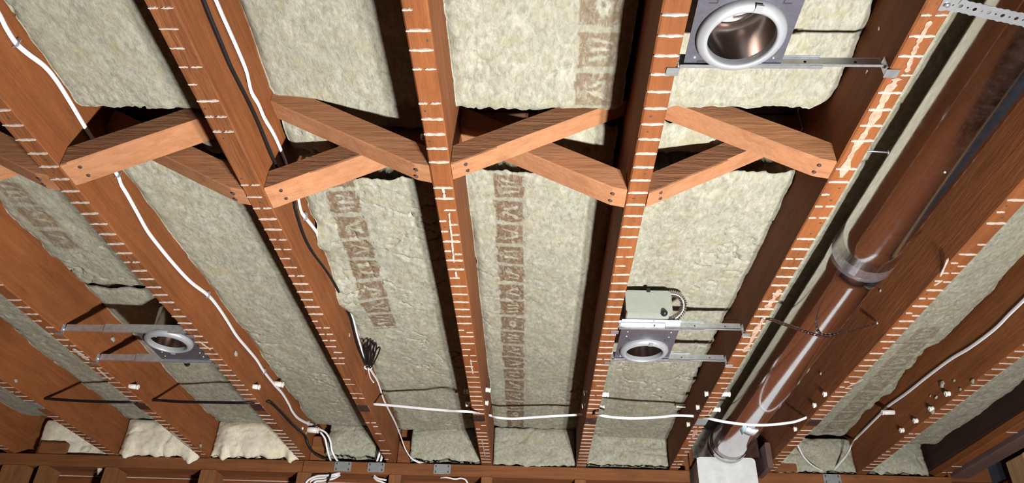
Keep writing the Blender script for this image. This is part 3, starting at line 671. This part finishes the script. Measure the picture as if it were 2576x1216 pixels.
# white block below the boot
mb = MB(); rr = 0.016; poly = [(0.690, 1.2), (0.934, 1.2)]
for k in range(5): a = math.pi / 2 * k / 4; poly.append((0.934 - rr + rr * math.cos(a), ZB + 0.030 - rr + rr * math.sin(a)))
for k in range(5): a = math.pi / 2 + math.pi / 2 * k / 4; poly.append((0.690 + rr + rr * math.cos(a), ZB + 0.030 - rr + rr * math.sin(a)))
wbk = tag(mb.prism(poly, 3.120, 3.30).build('painted_block', 'white_block'), 'chalky white painted wall block under the end of the duct', 'block')
tag(MB().box(0.962, 0.985, 3.05, 3.28, ZB - 0.03, ZB + 0.075, bev=0.004).build('wood_blocking', 'dark_beam'), 'dark weathered wood block right of the duct end', 'block')

# ------------------------------------------------------------------ recessed light fixtures
def fixture(loc, rot, x_left, x_right, label, box=True, stick=False):
    root = empty('recessed_light', loc); tag(root, label, 'light fixture', 'recessed light fixtures on hanger bars')
    T = Matrix.Translation(Vector(loc)) @ Matrix.Rotation(rot, 4, 'Z')
    def put(mb, name, mat, parent=root):
        mb.v = [T @ p for p in mb.v]; return mb.build(name, mat, parent)
    if abs(rot) > 1: xl, xr_ = -(x_right - loc[0]), -(x_left - loc[0])
    else: xl, xr_ = x_left - loc[0], x_right - loc[0]
    # frame plate with round hole
    mb = MB(); n = 40; px0, px1, py0, py1 = -0.082, 0.082, -0.142, 0.066; zt = 0.0105
    inner = []; outer = []
    for k in range(n):
        a = 2 * math.pi * k / n; c, s_ = math.cos(a), math.sin(a); inner.append((0.060 * c, 0.060 * s_))
        t = min((px1 if c > 0 else -px0) / max(abs(c), 1e-6), (py1 if s_ > 0 else -py0) / max(abs(s_), 1e-6)); outer.append((t * c, t * s_))
    cor = [(px0, py0), (px1, py0), (px1, py1), (px0, py1)]
    lay = []
    for zz in (zt, zt + 0.0012): lay.append(([mb.vert((*p, zz)) for p in outer], [mb.vert((*p, zz)) for p in inner], [mb.vert((*p, zz)) for p in cor]))
    for k in range(n):
        k2 = (k + 1) % n
        mb.face((lay[0][0][k2], lay[0][0][k], lay[0][1][k], lay[0][1][k2])); mb.face((lay[1][0][k], lay[1][0][k2], lay[1][1][k2], lay[1][1][k]))
        mb.face((lay[0][1][k2], lay[0][1][k], lay[1][1][k], lay[1][1][k2])); mb.face((lay[0][0][k], lay[0][0][k2], lay[1][0][k2], lay[1][0][k]))
        for ci, (cx, cy) in enumerate(cor):
            (ax, ay), (bx, by) = outer[k], outer[k2]
            if abs(ax - bx) > 1e-6 and abs(ay - by) > 1e-6 and ax * cx > 0 and ay * cy > 0 and bx * cx > 0 and by * cy > 0:
                mb.face((lay[0][0][k], lay[0][2][ci], lay[0][0][k2])); mb.face((lay[1][0][k2], lay[1][2][ci], lay[1][0][k]))
    pl = put(mb, 'frame_plate', 'can_plate')
    for sx, sy in ((-0.062, -0.088), (0.060, -0.088), (-0.062, -0.118), (0.062, -0.118), (-0.066, 0.050), (0.066, 0.050)):
        put(MB().lathe([(0.0001, 0.0018), (0.0030, 0.0012), (0.0034, -0.0005)], (sx, sy, zt), (0, 0, -1), 10), 'screw_head', 'galv', pl)
    for sx in (-0.064, 0.052):
        for bx in ((sx, sx + 0.012, -0.074, -0.0725), (sx, sx + 0.012, -0.064, -0.0625), (sx + (0.012 if sx < 0 else -0.0015), sx + (0.0135 if sx < 0 else 0), -0.074, -0.0625)):
            put(MB().box(*bx, zt - 0.0006, zt + 0.0001), 'slot', 'hole', pl)
    put(MB().box(-0.060, -0.030, 0.056, 0.060, zt - 0.0006, zt + 0.0001), 'slot', 'hole', pl)
    # split ring
    rg = put(MB().lathe([(0.0545, 0.012), (0.0545, 0.000), (0.0555, -0.0030), (0.0580, -0.0042), (0.0625, -0.0034), (0.0690, 0.0005), (0.0718, 0.0045), (0.0718, 0.0104)], (0, 0, 0), (0, 0, 1), 48), 'trim_ring', 'ring')
    put(MB().box(-0.005, 0.007, -0.0715, -0.0568, -0.0048, -0.0010, Matrix.Rotation(0.15, 4, 'Z')), 'ring_overlap', 'ring', rg)
    # can
    can = put(MB().lathe([(0.0550, 0.004), (0.0550, 0.100), (0.052, 0.104), (0.034, 0.106), (0.0305, 0.100), (0.0305, 0.0985), (0.0001, 0.0985), (0.0001, 0.1075), (0.034, 0.108), (0.054, 0.1065), (0.0575, 0.102), (0.0575, 0.004)], (0, 0, 0), (0, 0, 1), 40), 'can', 'can_inside')
    put(MB().lathe([(0.0335, 0.094), (0.0355, 0.0925), (0.0375, 0.094), (0.0375, 0.105)], (0.006, -0.006, 0), (0, 0, 1), 32), 'socket_ring', 'ring', can)
    for a in (200, 225, 250, 320, 345):
        c, s_ = math.cos(math.radians(a)), math.sin(math.radians(a)); put(MB().lathe([(0.0001, 0.0022), (0.0030, 0.0010), (0.0034, -0.0008)], (0.0548 * c, 0.0548 * s_, 0.030 + 0.008 * (a % 3)), (-c, -s_, 0), 8), 'rivet', 'galv', can)
    if stick:
        for (a0, a1, m_) in ((200, 245, 'sticker_red'), (245, 262, 'sticker')) if False else ((20, 62, 'sticker'), (12, 20, 'sticker_red')):
            mb = MB(); g = []
            for k in range(9):
                a = math.radians(a0 + (a1 - a0) * k / 8); g.append([mb.vert((r_ * math.cos(a), r_ * math.sin(a), zz)) for r_, zz in ((0.0540, 0.012), (0.0540, 0.052), (0.0548, 0.052), (0.0548, 0.012))])
            for A, C in zip(g, g[1:]):
                for k in range(4): mb.face((A[k], C[k], C[(k + 1) % 4], A[(k + 1) % 4]))
            mb.face(g[0]); mb.face(g[-1]); put(mb, 'sticker', m_, can)
    # two hanger bars
    for by in (-0.146, 0.0675):
        xm = (xl + xr_) / 2 + 0.02
        bar = put(MB().prism([(xl + 0.006, 0.004), (xm + 0.05, 0.004), (xm + 0.05, 0.030), (xl + 0.006, 0.030)], by - 0.0015, by), 'hanger_bar', 'galv')
        put(MB().box(xl + 0.006, xm + 0.05, by - 0.007, by - 0.0014, 0.004, 0.0052), 'bar_lip', 'galv', bar); put(MB().box(xl + 0.006, xm + 0.05, by - 0.007, by - 0.0014, 0.0288, 0.030), 'bar_lip', 'galv', bar)
        put(MB().box(xm - 0.06, xr_ - 0.006, by - 0.0042, by - 0.0028, 0.0065, 0.0275), 'bar_slide', 'galv', bar)
        put(MB().box(xm - 0.06, xr_ - 0.006, by - 0.0082, by - 0.0042, 0.0065, 0.0076), 'bar_lip', 'galv', bar)
        for sx, xx in ((-1, xl), (1, xr_)):
            br = put(MB().box(xx - 0.0016 if sx > 0 else xx + 0.0002, xx - 0.0002 if sx > 0 else xx + 0.0016, by - 0.010, by + 0.008, -0.001, 0.024), 'end_bracket', 'galv', bar)
            put(MB().box(xx - 0.004 if sx > 0 else xx - 0.018, xx + 0.018 if sx > 0 else xx + 0.004, by - 0.010, by + 0.008, -0.0072, -0.0056), 'end_tab', 'galv', bar)
            put(MB().lathe([(0.0001, 0.004), (0.0045, 0.0025), (0.006, -0.001)], (xx - sx * 0.0016, by - 0.004, 0.010), (-sx, 0, -0.3), 12), 'nail_head', 'galv', bar)
        for q in (0.30, 0.62, 0.86): put(MB().lathe([(0.0001, 0.0012), (0.0022, 0.0008), (0.0024, -0.0005)], (xl + (xr_ - xl) * q, by - 0.0042, 0.017), (0, -1, 0), 8), 'bar_hole', 'hole', bar)
    if box:
        jb = put(MB().box(-0.072, 0.050, -0.206, -0.152, 0.030, 0.094, bev=0.003), 'junction_box', 'box_cover')
        cv = put(MB().prism([(-0.075, 0.034), (-0.070, 0.026), (0.050, 0.026), (0.054, 0.032), (0.054, 0.090), (0.046, 0.097), (-0.068, 0.097), (-0.075, 0.090)], -0.2085, -0.206), 'box_cover', 'box_cover', jb)
        put(MB().box(-0.014, -0.004, -0.212, -0.2, 0.091, 0.102), 'spring_clip', 'black_plastic', jb)
        put(MB().lathe([(0.0001, 0.010), (0.0075, 0.008), (0.0095, 0.002), (0.0095, -0.004)], (0.030, -0.2085, 0.026), (0, -1, -0.35), 16), 'black_grommet', 'black_plastic', jb)
        put(MB().box(-0.082, 0.085, -0.165, -0.150, 0.026, 0.0275), 'box_shelf', 'galv', jb)
        for sx in (-0.045, 0.002): put(MB().lathe([(0.0001, 0.0012), (0.0016, 0.0008), (0.0018, -0.0005)], (sx, -0.2085, 0.088), (0, -1, 0), 8), 'screw_head', 'galv', jb)
        path = smooth_path([(0.040, -0.190, 0.094), (0.060, -0.190, 0.099), (0.082, -0.188, 0.092), (0.092, -0.182, 0.072), (0.088, -0.172, 0.052), (0.072, -0.155, 0.040), (0.056, -0.12, 0.045), (0.045, -0.06, 0.060)], 9)
        mb = MB(); n = len(path); rings = []
        path2 = []
        for p, q in zip(path, path[1:]):
            for t in (0, 0.34, 0.67): path2.append(p + (q - p) * t)
        for k, p in enumerate(path2):
            t = (path2[min(k + 1, len(path2) - 1)] - path2[max(k - 1, 0)]).normalized(); u = t.cross(Vector((0, 1, 0.2))).normalized(); w = t.cross(u); r_ = 0.0086 + 0.0022 * math.sin(k * 1.05)
            rings.append([mb.vert(p + u * r_ * math.cos(2 * math.pi * q / 12) + w * r_ * math.sin(2 * math.pi * q / 12)) for q in range(12)])
        for A, C in zip(rings, rings[1:]):
            for k in range(12): mb.face((A[k], A[(k + 1) % 12], C[(k + 1) % 12], C[k]), True)
        put(mb, 'flexible_conduit', 'flex')
    return root
fixture((0.329, 2.043, ZB + 0.004), 0.0, jr(5, 2.0) + 0.0005, jl(6, 2.0) - 0.0005, 'recessed light fixture with grey junction box and coiled conduit, lower right')
fixture((0.329, 0.832, ZB + 0.004), 0.0, jr(5, .85) + 0.0005, jl(6, .85) - 0.0005, 'large recessed light fixture cut off by the top edge of the photo')
fixture((-1.121, 2.046, ZB + 0.004), math.pi, jr(1, 2.0) + 0.0005, jl(2, 2.0) - 0.0005, 'recessed light fixture at the left with long bar shadows behind it', stick=True)

# ------------------------------------------------------------------ cables
def cable(name, pts, label, mat='cable', prof=None, up=None, sub=5, staples=(), cat='cable', group=None):
    P = smooth_path(pts, sub)
    o = tag(MB().sweep(P, prof or FLAT, up=up).build(name, mat), label, cat, group)
    for q in staples:
        p = Vector(q); nn = Vector(up)
        k = min(range(len(P)), key=lambda i: (P[i] - p).length); t = (P[min(k + 1, len(P) - 1)] - P[max(k - 1, 0)]).normalized(); sd = t.cross(nn).normalized()
        pth = [P[k] + sd * 0.0075 - nn * 0.003, P[k] + sd * 0.0072 + nn * 0.0040, P[k] - sd * 0.0072 + nn * 0.0040, P[k] - sd * 0.0075 - nn * 0.003]
        MB().sweep(pth, [(-0.0038, -0.0007), (0.0038, -0.0007), (0.0038, 0.0007), (-0.0038, 0.0007)], up=t, sm=False).build('cable_staple', 'staple', o)
    return o
def face_path(j, side, pix, off=0.0045):
    out = []
    for x, y in pix:
        X = (jr(j, 1.8) if side > 0 else jl(j, 1.8)) + side * off
        for _ in range(3): p = atx(x, y, X); X = (jr(j, p.y) if side > 0 else jl(j, p.y)) + side * off
        out.append(atx(x, y, X))
    return out
a = face_path(2, 1, [(-40, -30), (0, 40), (15, 70), (40, 108), (70, 135), (110, 165), (140, 200), (175, 255), (205, 305), (228, 342), (262, 392), (295, 440), (305, 465), (320, 490), (345, 535), (370, 580), (400, 620), (440, 668), (480, 710), (522, 742), (545, 768), (570, 805), (595, 845), (620, 875), (645, 905), (664, 935), (690, 968), (710, 990), (727, 1018), (735, 1035), (750, 1053), (775, 1066), (800, 1072)])
cable('house_cable', a, 'long white flat cable stapled along the joist left of centre', up=(1, 0, 0), staples=(a[3], a[11], a[19], a[25], a[31]))
a = face_path(3, 1, [(530, -30), (543, 0), (560, 40), (578, 80), (600, 130), (620, 180), (632, 230), (650, 262), (665, 297), (690, 340), (711, 388), (730, 440), (748, 490), (757, 530), (766, 545), (790, 575), (812, 610), (825, 640), (840, 672), (866, 740), (889, 805), (898, 840), (910, 880), (918, 905), (935, 935), (950, 960), (960, 990), (968, 1012), (985, 1045), (995, 1065), (1003, 1085)], 0.0045)
a += [aty(1012, 1110, 3.17), aty(1022, 1135, 3.185), aty(1040, 1157, 3.20), aty(1075, 1170, 3.235)]
cable('house_cable', a, 'white flat cable beside the black cable, ending at the top plate', up=(1, 0, 0.05), staples=(a[14], a[30]))
a = face_path(3, 1, [(498, -30), (512, 0), (530, 45), (555, 105), (580, 165), (605, 215), (630, 265), (655, 320), (690, 405), (735, 490), (745, 530), (755, 565), (770, 605), (790, 640), (820, 680), (845, 720), (866, 765), (882, 798), (890, 830), (900, 870), (912, 900), (922, 922)], 0.0085)
cable('black_cable', a, 'thin black cable running down the rough joist to its coil', 'cable_black', circ(0.0036, 8))
tie = a[-1] + Vector((0.006, 0, -0.004))
coil = empty('cable_coil', tie); tag(coil, 'small bundle of black cable loops hanging from the rough joist', 'cable coil')
for k in range(5):
    top = aty(919 + 7.5 * k, 860 + (2, -2, 0, 5, 12)[k], tie.y - 0.15 + 0.006 * k); w = RV * (0.0055 + 0.0015 * (k % 3)); c = (top + tie) / 2; ax = (top - tie) / 2
    ring = [c + ax * math.cos(t) + w * math.sin(t) + Vector((0.002 * k, 0, 0.003 * math.sin(t * 2 + k))) for t in [2 * math.pi * q / 26 for q in range(26)]]
    MB().sweep(ring, circ(0.0024, 7), closed=True).build('loop', 'cable_black', coil)
MB().sweep([tie + RV * 0.012 * math.cos(t) + Vector((0, 0.010, -0.004)) * math.sin(t) for t in [2 * math.pi * q / 16 for q in range(16)]], circ(0.0024, 6), closed=True).build('tie_wrap', 'cable', coil)
MB().sweep(smooth_path([tie, aty(928, 938, tie.y), aty(932, 952, tie.y - 0.005), aty(940, 963, tie.y - 0.012)]), circ(0.0024, 6)).build('tie_tail', 'cable', coil)

def bays(segs):                                        # pieces between joists: [(left joist, right joist, pixels)], threaded through the joists
    out = []
    for jl_, jr_, pix in segs:
        xa = jr(jl_, 2.6) - 0.004 if jl_ is not None else None; xb = jl(jr_, 2.6) + 0.004 if jr_ is not None else None
        A = atx(*pix[0], xa); Bp = atx(*pix[-1], xb); n = len(pix)
        for k, q in enumerate(pix):
            t = (q[0] - pix[0][0]) / (pix[-1][0] - pix[0][0]); out.append(A if k == 0 else Bp if k == n - 1 else aty(*q, A.y + (Bp.y - A.y) * t))
    return out
a = bays([(3, 4, [(937, 1017), (1000, 1022), (1060, 1028), (1120, 1033), (1184, 1037)]), (4, 5, [(1227, 1044), (1250, 1051), (1290, 1054), (1340, 1051), (1400, 1047), (1467, 1044)]),
          (5, 6, [(1508, 1046), (1550, 1051), (1600, 1053), (1660, 1050), (1700, 1046), (1748, 1048)]), (6, 7, [(1788, 1055), (1830, 1063), (1880, 1069), (1930, 1070), (1980, 1065), (2005, 1060), (2031, 1050)])])
cable('threaded_cable', a, 'white cable threaded crosswise through the joists and under the duct', prof=[(x * 0.9, y_ * 1.25) for x, y_ in FLAT], up=(0, -0.6, -0.8))
a = bays([(0, 1, [(110, 1003), (180, 1008), (250, 1011), (331, 1012)]), (1, 2, [(380, 1007), (450, 1011), (540, 1013), (622, 1014)])])
s0 = atx(667, 1010, jr(2, 2.6) - 0.004); a += [s0, atx(684, 1016, jr(2, 2.7) + 0.012), atx(712, 1043, jr(2, 2.8) + 0.018), atx(740, 1073, jr(2, 2.9) + 0.02), aty(765, 1095, 3.08), aty(777, 1122, 3.13), aty(792, 1142, 3.17), aty(812, 1152, 3.20), aty(840, 1158, 3.25)]
cable('threaded_cable', a, 'black cable threaded through the left joists and drooping to the plate', 'cable_black', circ(0.0052, 10))
a = face_path(8, -1, [(2640, 690), (2576, 755), (2540, 790), (2500, 830), (2440, 875), (2390, 905), (2330, 950), (2280, 990), (2235, 1022), (2215, 1042), (2195, 1062), (2172, 1085), (2150, 1107)], 0.0045)
a += [aty(2140, 1125, 3.07), aty(2128, 1147, 3.12), aty(2110, 1168, 3.17), aty(2095, 1186, 3.222)]
cable('house_cable', a, 'white flat cable along the left side of the rightmost marked joist', up=(-1, 0, 0.05))
a = [aty(2004, 1112, 3.10), aty(2010, 1128, 3.10), aty(2020, 1147, 3.12), aty(2038, 1167, 3.15), aty(2060, 1181, 3.19), aty(2078, 1190, 3.225)]
cable('thin_cable', a, 'thin white cable curving down to the plate right of the duct', prof=circ(0.0032, 8))
a = [aty(806, 1088, 3.14), aty(818, 1105, 3.15), aty(823, 1130, 3.17), aty(829, 1152, 3.20), aty(834, 1162, 3.235)]
cable('house_cable', a, 'left of two white cables dropping from the porcelain tube to the plate', prof=[(x * 0.7, y_ * 0.9) for x, y_ in FLAT], up=(0.3, -1, 0))
a = [aty(803, 1080, 3.15), aty(820, 1090, 3.15), aty(831, 1110, 3.16), aty(835, 1135, 3.18), aty(845, 1155, 3.205), aty(855, 1165, 3.24)]
cable('house_cable', a, 'right of two white cables dropping from the porcelain tube to the plate', prof=[(x * 0.7, y_ * 0.9) for x, y_ in FLAT], up=(0.3, -1, 0))
for k, (x, w) in enumerate(((953, 'left'), (962, 'right'))):
    cable('house_cable', [aty(x - 6, 1166, 3.235), aty(x - 1, 1150, 3.215), aty(x + 4 - k * 2, 1135, 3.21), aty(x + 6, 1120, 3.22)], w + ' of two short white cables behind the foot of the rough joist', prof=[(u * 0.8, v_) for u, v_ in FLAT], up=(0.3, -1, 0))
BP = [[(858, 1190), (842, 1198), (820, 1203), (795, 1205), (780, 1213), (770, 1230)], [(855, 1196), (838, 1205), (812, 1210), (793, 1213), (785, 1232)], [(861, 1187), (846, 1193), (822, 1197), (796, 1199), (774, 1210), (764, 1230)]]
for k, pix in enumerate(BP):
    y_ = YW + 0.012 - 0.008 * k; a = [aty(x, q, (YW + 0.02 if i == 0 else y_ - 0.006)) for i, (x, q) in enumerate(pix)]
    cable('house_cable', a, ('middle', 'lowest', 'topmost')[k] + ' of three bundled white cables looping below the plate', prof=[(u * 0.8, v_ * 1.1) for u, v_ in FLAT], up=(0, -1, 0.2), group='bundled white cables')
tag(MB().sweep(smooth_path([aty(832, 1192, YW - 0.016), aty(829, 1203, YW - 0.020), aty(822, 1216, YW - 0.012)]), [(-0.004, -0.001), (0.004, -0.001), (0.004, 0.001), (-0.004, 0.001)], up=(0, -1, 0)).build('cable_tie', 'cable_black'), 'black tie around the bundled white cables', 'cable tie')
for k, pix in enumerate([[(941, 1197), (950, 1204), (962, 1207), (972, 1209)], [(940, 1201), (948, 1209), (960, 1213), (970, 1218)]]):
    cable('house_cable', [aty(x, q, YW + 0.012 if i else YW + 0.02) for i, (x, q) in enumerate(pix)], ('upper', 'lower')[k] + ' of two short white cable ends left of a stud', prof=[(u * 0.7, v_) for u, v_ in FLAT], up=(0, -1, 0.2))
cable('house_cable', [aty(1108, 1203, YW + 0.03), aty(1122, 1202, YW + 0.004), aty(1145, 1206, YW), aty(1160, 1204, YW), aty(1172, 1209, YW), aty(1178, 1222, YW + 0.006)], 'single thin white cable bending below the middle guard plate', prof=circ(0.0036, 8))

# ------------------------------------------------------------------ porcelain tubes of the old wiring
def tube(pos, d, label, ln=0.034, r_=0.0085, head=True, group='old porcelain wiring tubes'):
    d = Vector(d).normalized(); p = Vector(pos) - d * 0.004; pr = [(0.0001, -0.012), (r_, -0.012), (r_, ln - 0.010)]
    if head: pr += [(r_ * 0.86, ln - 0.009), (r_ * 0.86, ln - 0.007), (r_ * 1.12, ln - 0.005)]
    pr += [(r_ * 1.08, ln - 0.001), (r_ * 0.85, ln), (r_ * 0.42, ln), (r_ * 0.40, ln - 0.010), (0.0001, ln - 0.010)]
    o = tag(MB().lathe(pr, p, d, 18).build('porcelain_tube', 'porcelain'), label, 'insulator', group)
    MB().lathe([(0.0001, ln - 0.0020), (r_ * 0.40, ln - 0.0020), (r_ * 0.40, ln - 0.006)], p, d, 12).build('bore', 'hole', o)
def tb(j, side, x, y, label, d=None, ln=0.034, r_=0.0085, head=True):
    tube(face_path(j, side, [(x, y)], 0.0)[0], d or (side, 0.12, -0.06), label, ln, r_, head)
tb(1, 1, 326, 972, 'white porcelain tube above the left black cable', ln=0.036)
tb(2, 1, 637, 973, 'small white porcelain tube just above the middle black cable hole', ln=0.028)
tb(2, 1, 690, 966, 'white headed porcelain tube behind the long stapled cable', ln=0.040, r_=0.0105)
tube(aty(778, 1082, 3.13), (1, 0.08, -0.02), 'large white porcelain tube with two cables hanging from it', 0.046, 0.0125)
tube(aty(750, 1078, 3.05), (1, 0.1, 0.03), 'short white porcelain stub left of the drooping black cable', 0.026, 0.006, False)
tb(4, 1, 1222, 981, 'upper white porcelain stub on the right side of the middle joist', ln=0.022)
tb(4, 1, 1221, 1014, 'lower white porcelain stub on the right side of the middle joist', ln=0.015)
for k, (x, y, w) in enumerate(((1170, 984, 'upper'), (1174, 1016, 'lower'))):
    q = aty(x, y, 2.60); tube((jl(4, 2.6) + 0.004, q.y, q.z), (-1, 0.1, -0.05), w + ' white porcelain tube in the dark gap left of the middle joist', max(0.012, jl(4, 2.6) - q.x + 0.012))
tb(5, -1, 1477, 989, 'upper white porcelain tube in the dark gap by the right fixtures joist', ln=0.016)
tb(5, -1, 1472, 1022, 'lower white porcelain tube in the dark gap by the right fixtures joist', ln=0.016)
q = aty(1519, 987, 2.42); tube((jr(5, 2.4) - 0.004, 2.42, ZB + 0.020), (1, 0, 0), 'upper chipped porcelain stub below the smaller right-hand fixture', 0.034)
tube((jr(5, 2.5) - 0.004, 2.545, ZB + 0.020), (1, 0, 0), 'lower chipped porcelain stub below the smaller right-hand fixture', 0.030)
tb(6, -1, 1781, 991, 'upper porcelain tube on the dark left side of the duct joist', ln=0.016)
tb(6, -1, 1759, 1025, 'middle porcelain tube on the dark left side of the duct joist', ln=0.016)
tb(6, -1, 1735, 1068, 'lowest porcelain tube on the dark left side of the duct joist', ln=0.016)
tb(6, -1, 1724, 1022, 'spool-shaped porcelain tube tucked against the yellowish insulation', d=(-1, 0.0, 0.0), ln=0.040, r_=0.0075)
tube((jr(6, 2.38) - 0.004, 2.385, ZB + 0.017), (1, 0, 0), 'upper porcelain stub between the plaster-smeared joist and the duct', 0.042)
tube((jr(6, 2.52) - 0.004, 2.53, ZB + 0.017), (1, 0, 0), 'lower porcelain stub between the plaster-smeared joist and the duct', 0.040)
tb(7, -1, 2078, 992, 'uppermost of three round porcelain tube ends right of the duct', ln=0.014)
tb(7, -1, 2052, 1020, 'middle of three round porcelain tube ends right of the duct', ln=0.014)
tb(7, -1, 2003, 1080, 'lowest of three round porcelain tube ends right of the duct', ln=0.014)
for x, y, w in ((2388, 991, 'uppermost'), (2347, 1029, 'second, fibre-tufted'), (2308, 1059, 'third'), (2273, 1083, 'lowest')):
    tb(8, -1, x, y, w + ' of four round porcelain tube ends near the right edge', ln=0.018)
tb(8, -1, 2249, 1038, 'long white porcelain tube touching the right-hand white cable', d=(-1, 0.05, -0.02), ln=0.050, r_=0.0095)
tube((jl(4, 1.0) + 0.004, 1.185, ZB + 0.100), (-1, -0.25, -0.35), 'white porcelain tip in the dark gap at the top centre', 0.038, 0.006, False)

# ------------------------------------------------------------------ fibre tufts caught on the wood
def tuft(j, side, x, y, size, seed):
    r = random.Random(seed); p = face_path(j, side, [(x, y)], size * 0.25)[0] if side else atz(x, y, ZB - size * 0.2); mb = MB(); R = []
    for a in range(7):
        th = math.pi * a / 6
        R.append([mb.vert(p + Vector((math.sin(th) * math.cos(b) * 0.5, math.cos(th) * 1.3, math.sin(th) * math.sin(b))) * size * (0.6 + 0.8 * r.random())) for b in [2 * math.pi * q / 8 for q in range(8)]])
    for A, C in zip(R, R[1:]):
        for k in range(8): mb.face((A[k], A[(k + 1) % 8], C[(k + 1) % 8], C[k]), True)
    mb.build('wool_tuft', 'wool', JO[j])
for k, (j, sd, x, y, sz) in enumerate([(8, -1, 2370, 968, 0.010), (8, -1, 2355, 1000, 0.006), (8, -1, 2447, 960, 0.007), (8, -1, 2345, 1036, 0.009), (8, -1, 2416, 980, 0.005), (8, -1, 2340, 996, 0.004), (8, -1, 2400, 958, 0.005), (2, 1, 594, 890, 0.009), (2, 1, 770, 1090, 0.006), (1, 1, 505, 1122, 0.008), (1, 1, 285, 855, 0.010), (0, 1, 40, 958, 0.007), (7, -1, 2214, 732, 0.004), (7, -1, 2064, 940, 0.005), (6, -1, 2210, 72, 0.003), (6, -1, 2180, 180, 0.003), (3, 1, 879, 843, 0.006), (6, -1, 1690, 1000, 0.012), (6, -1, 1705, 1008, 0.010)]):
    tuft(j, sd, x, y, sz, 300 + k)
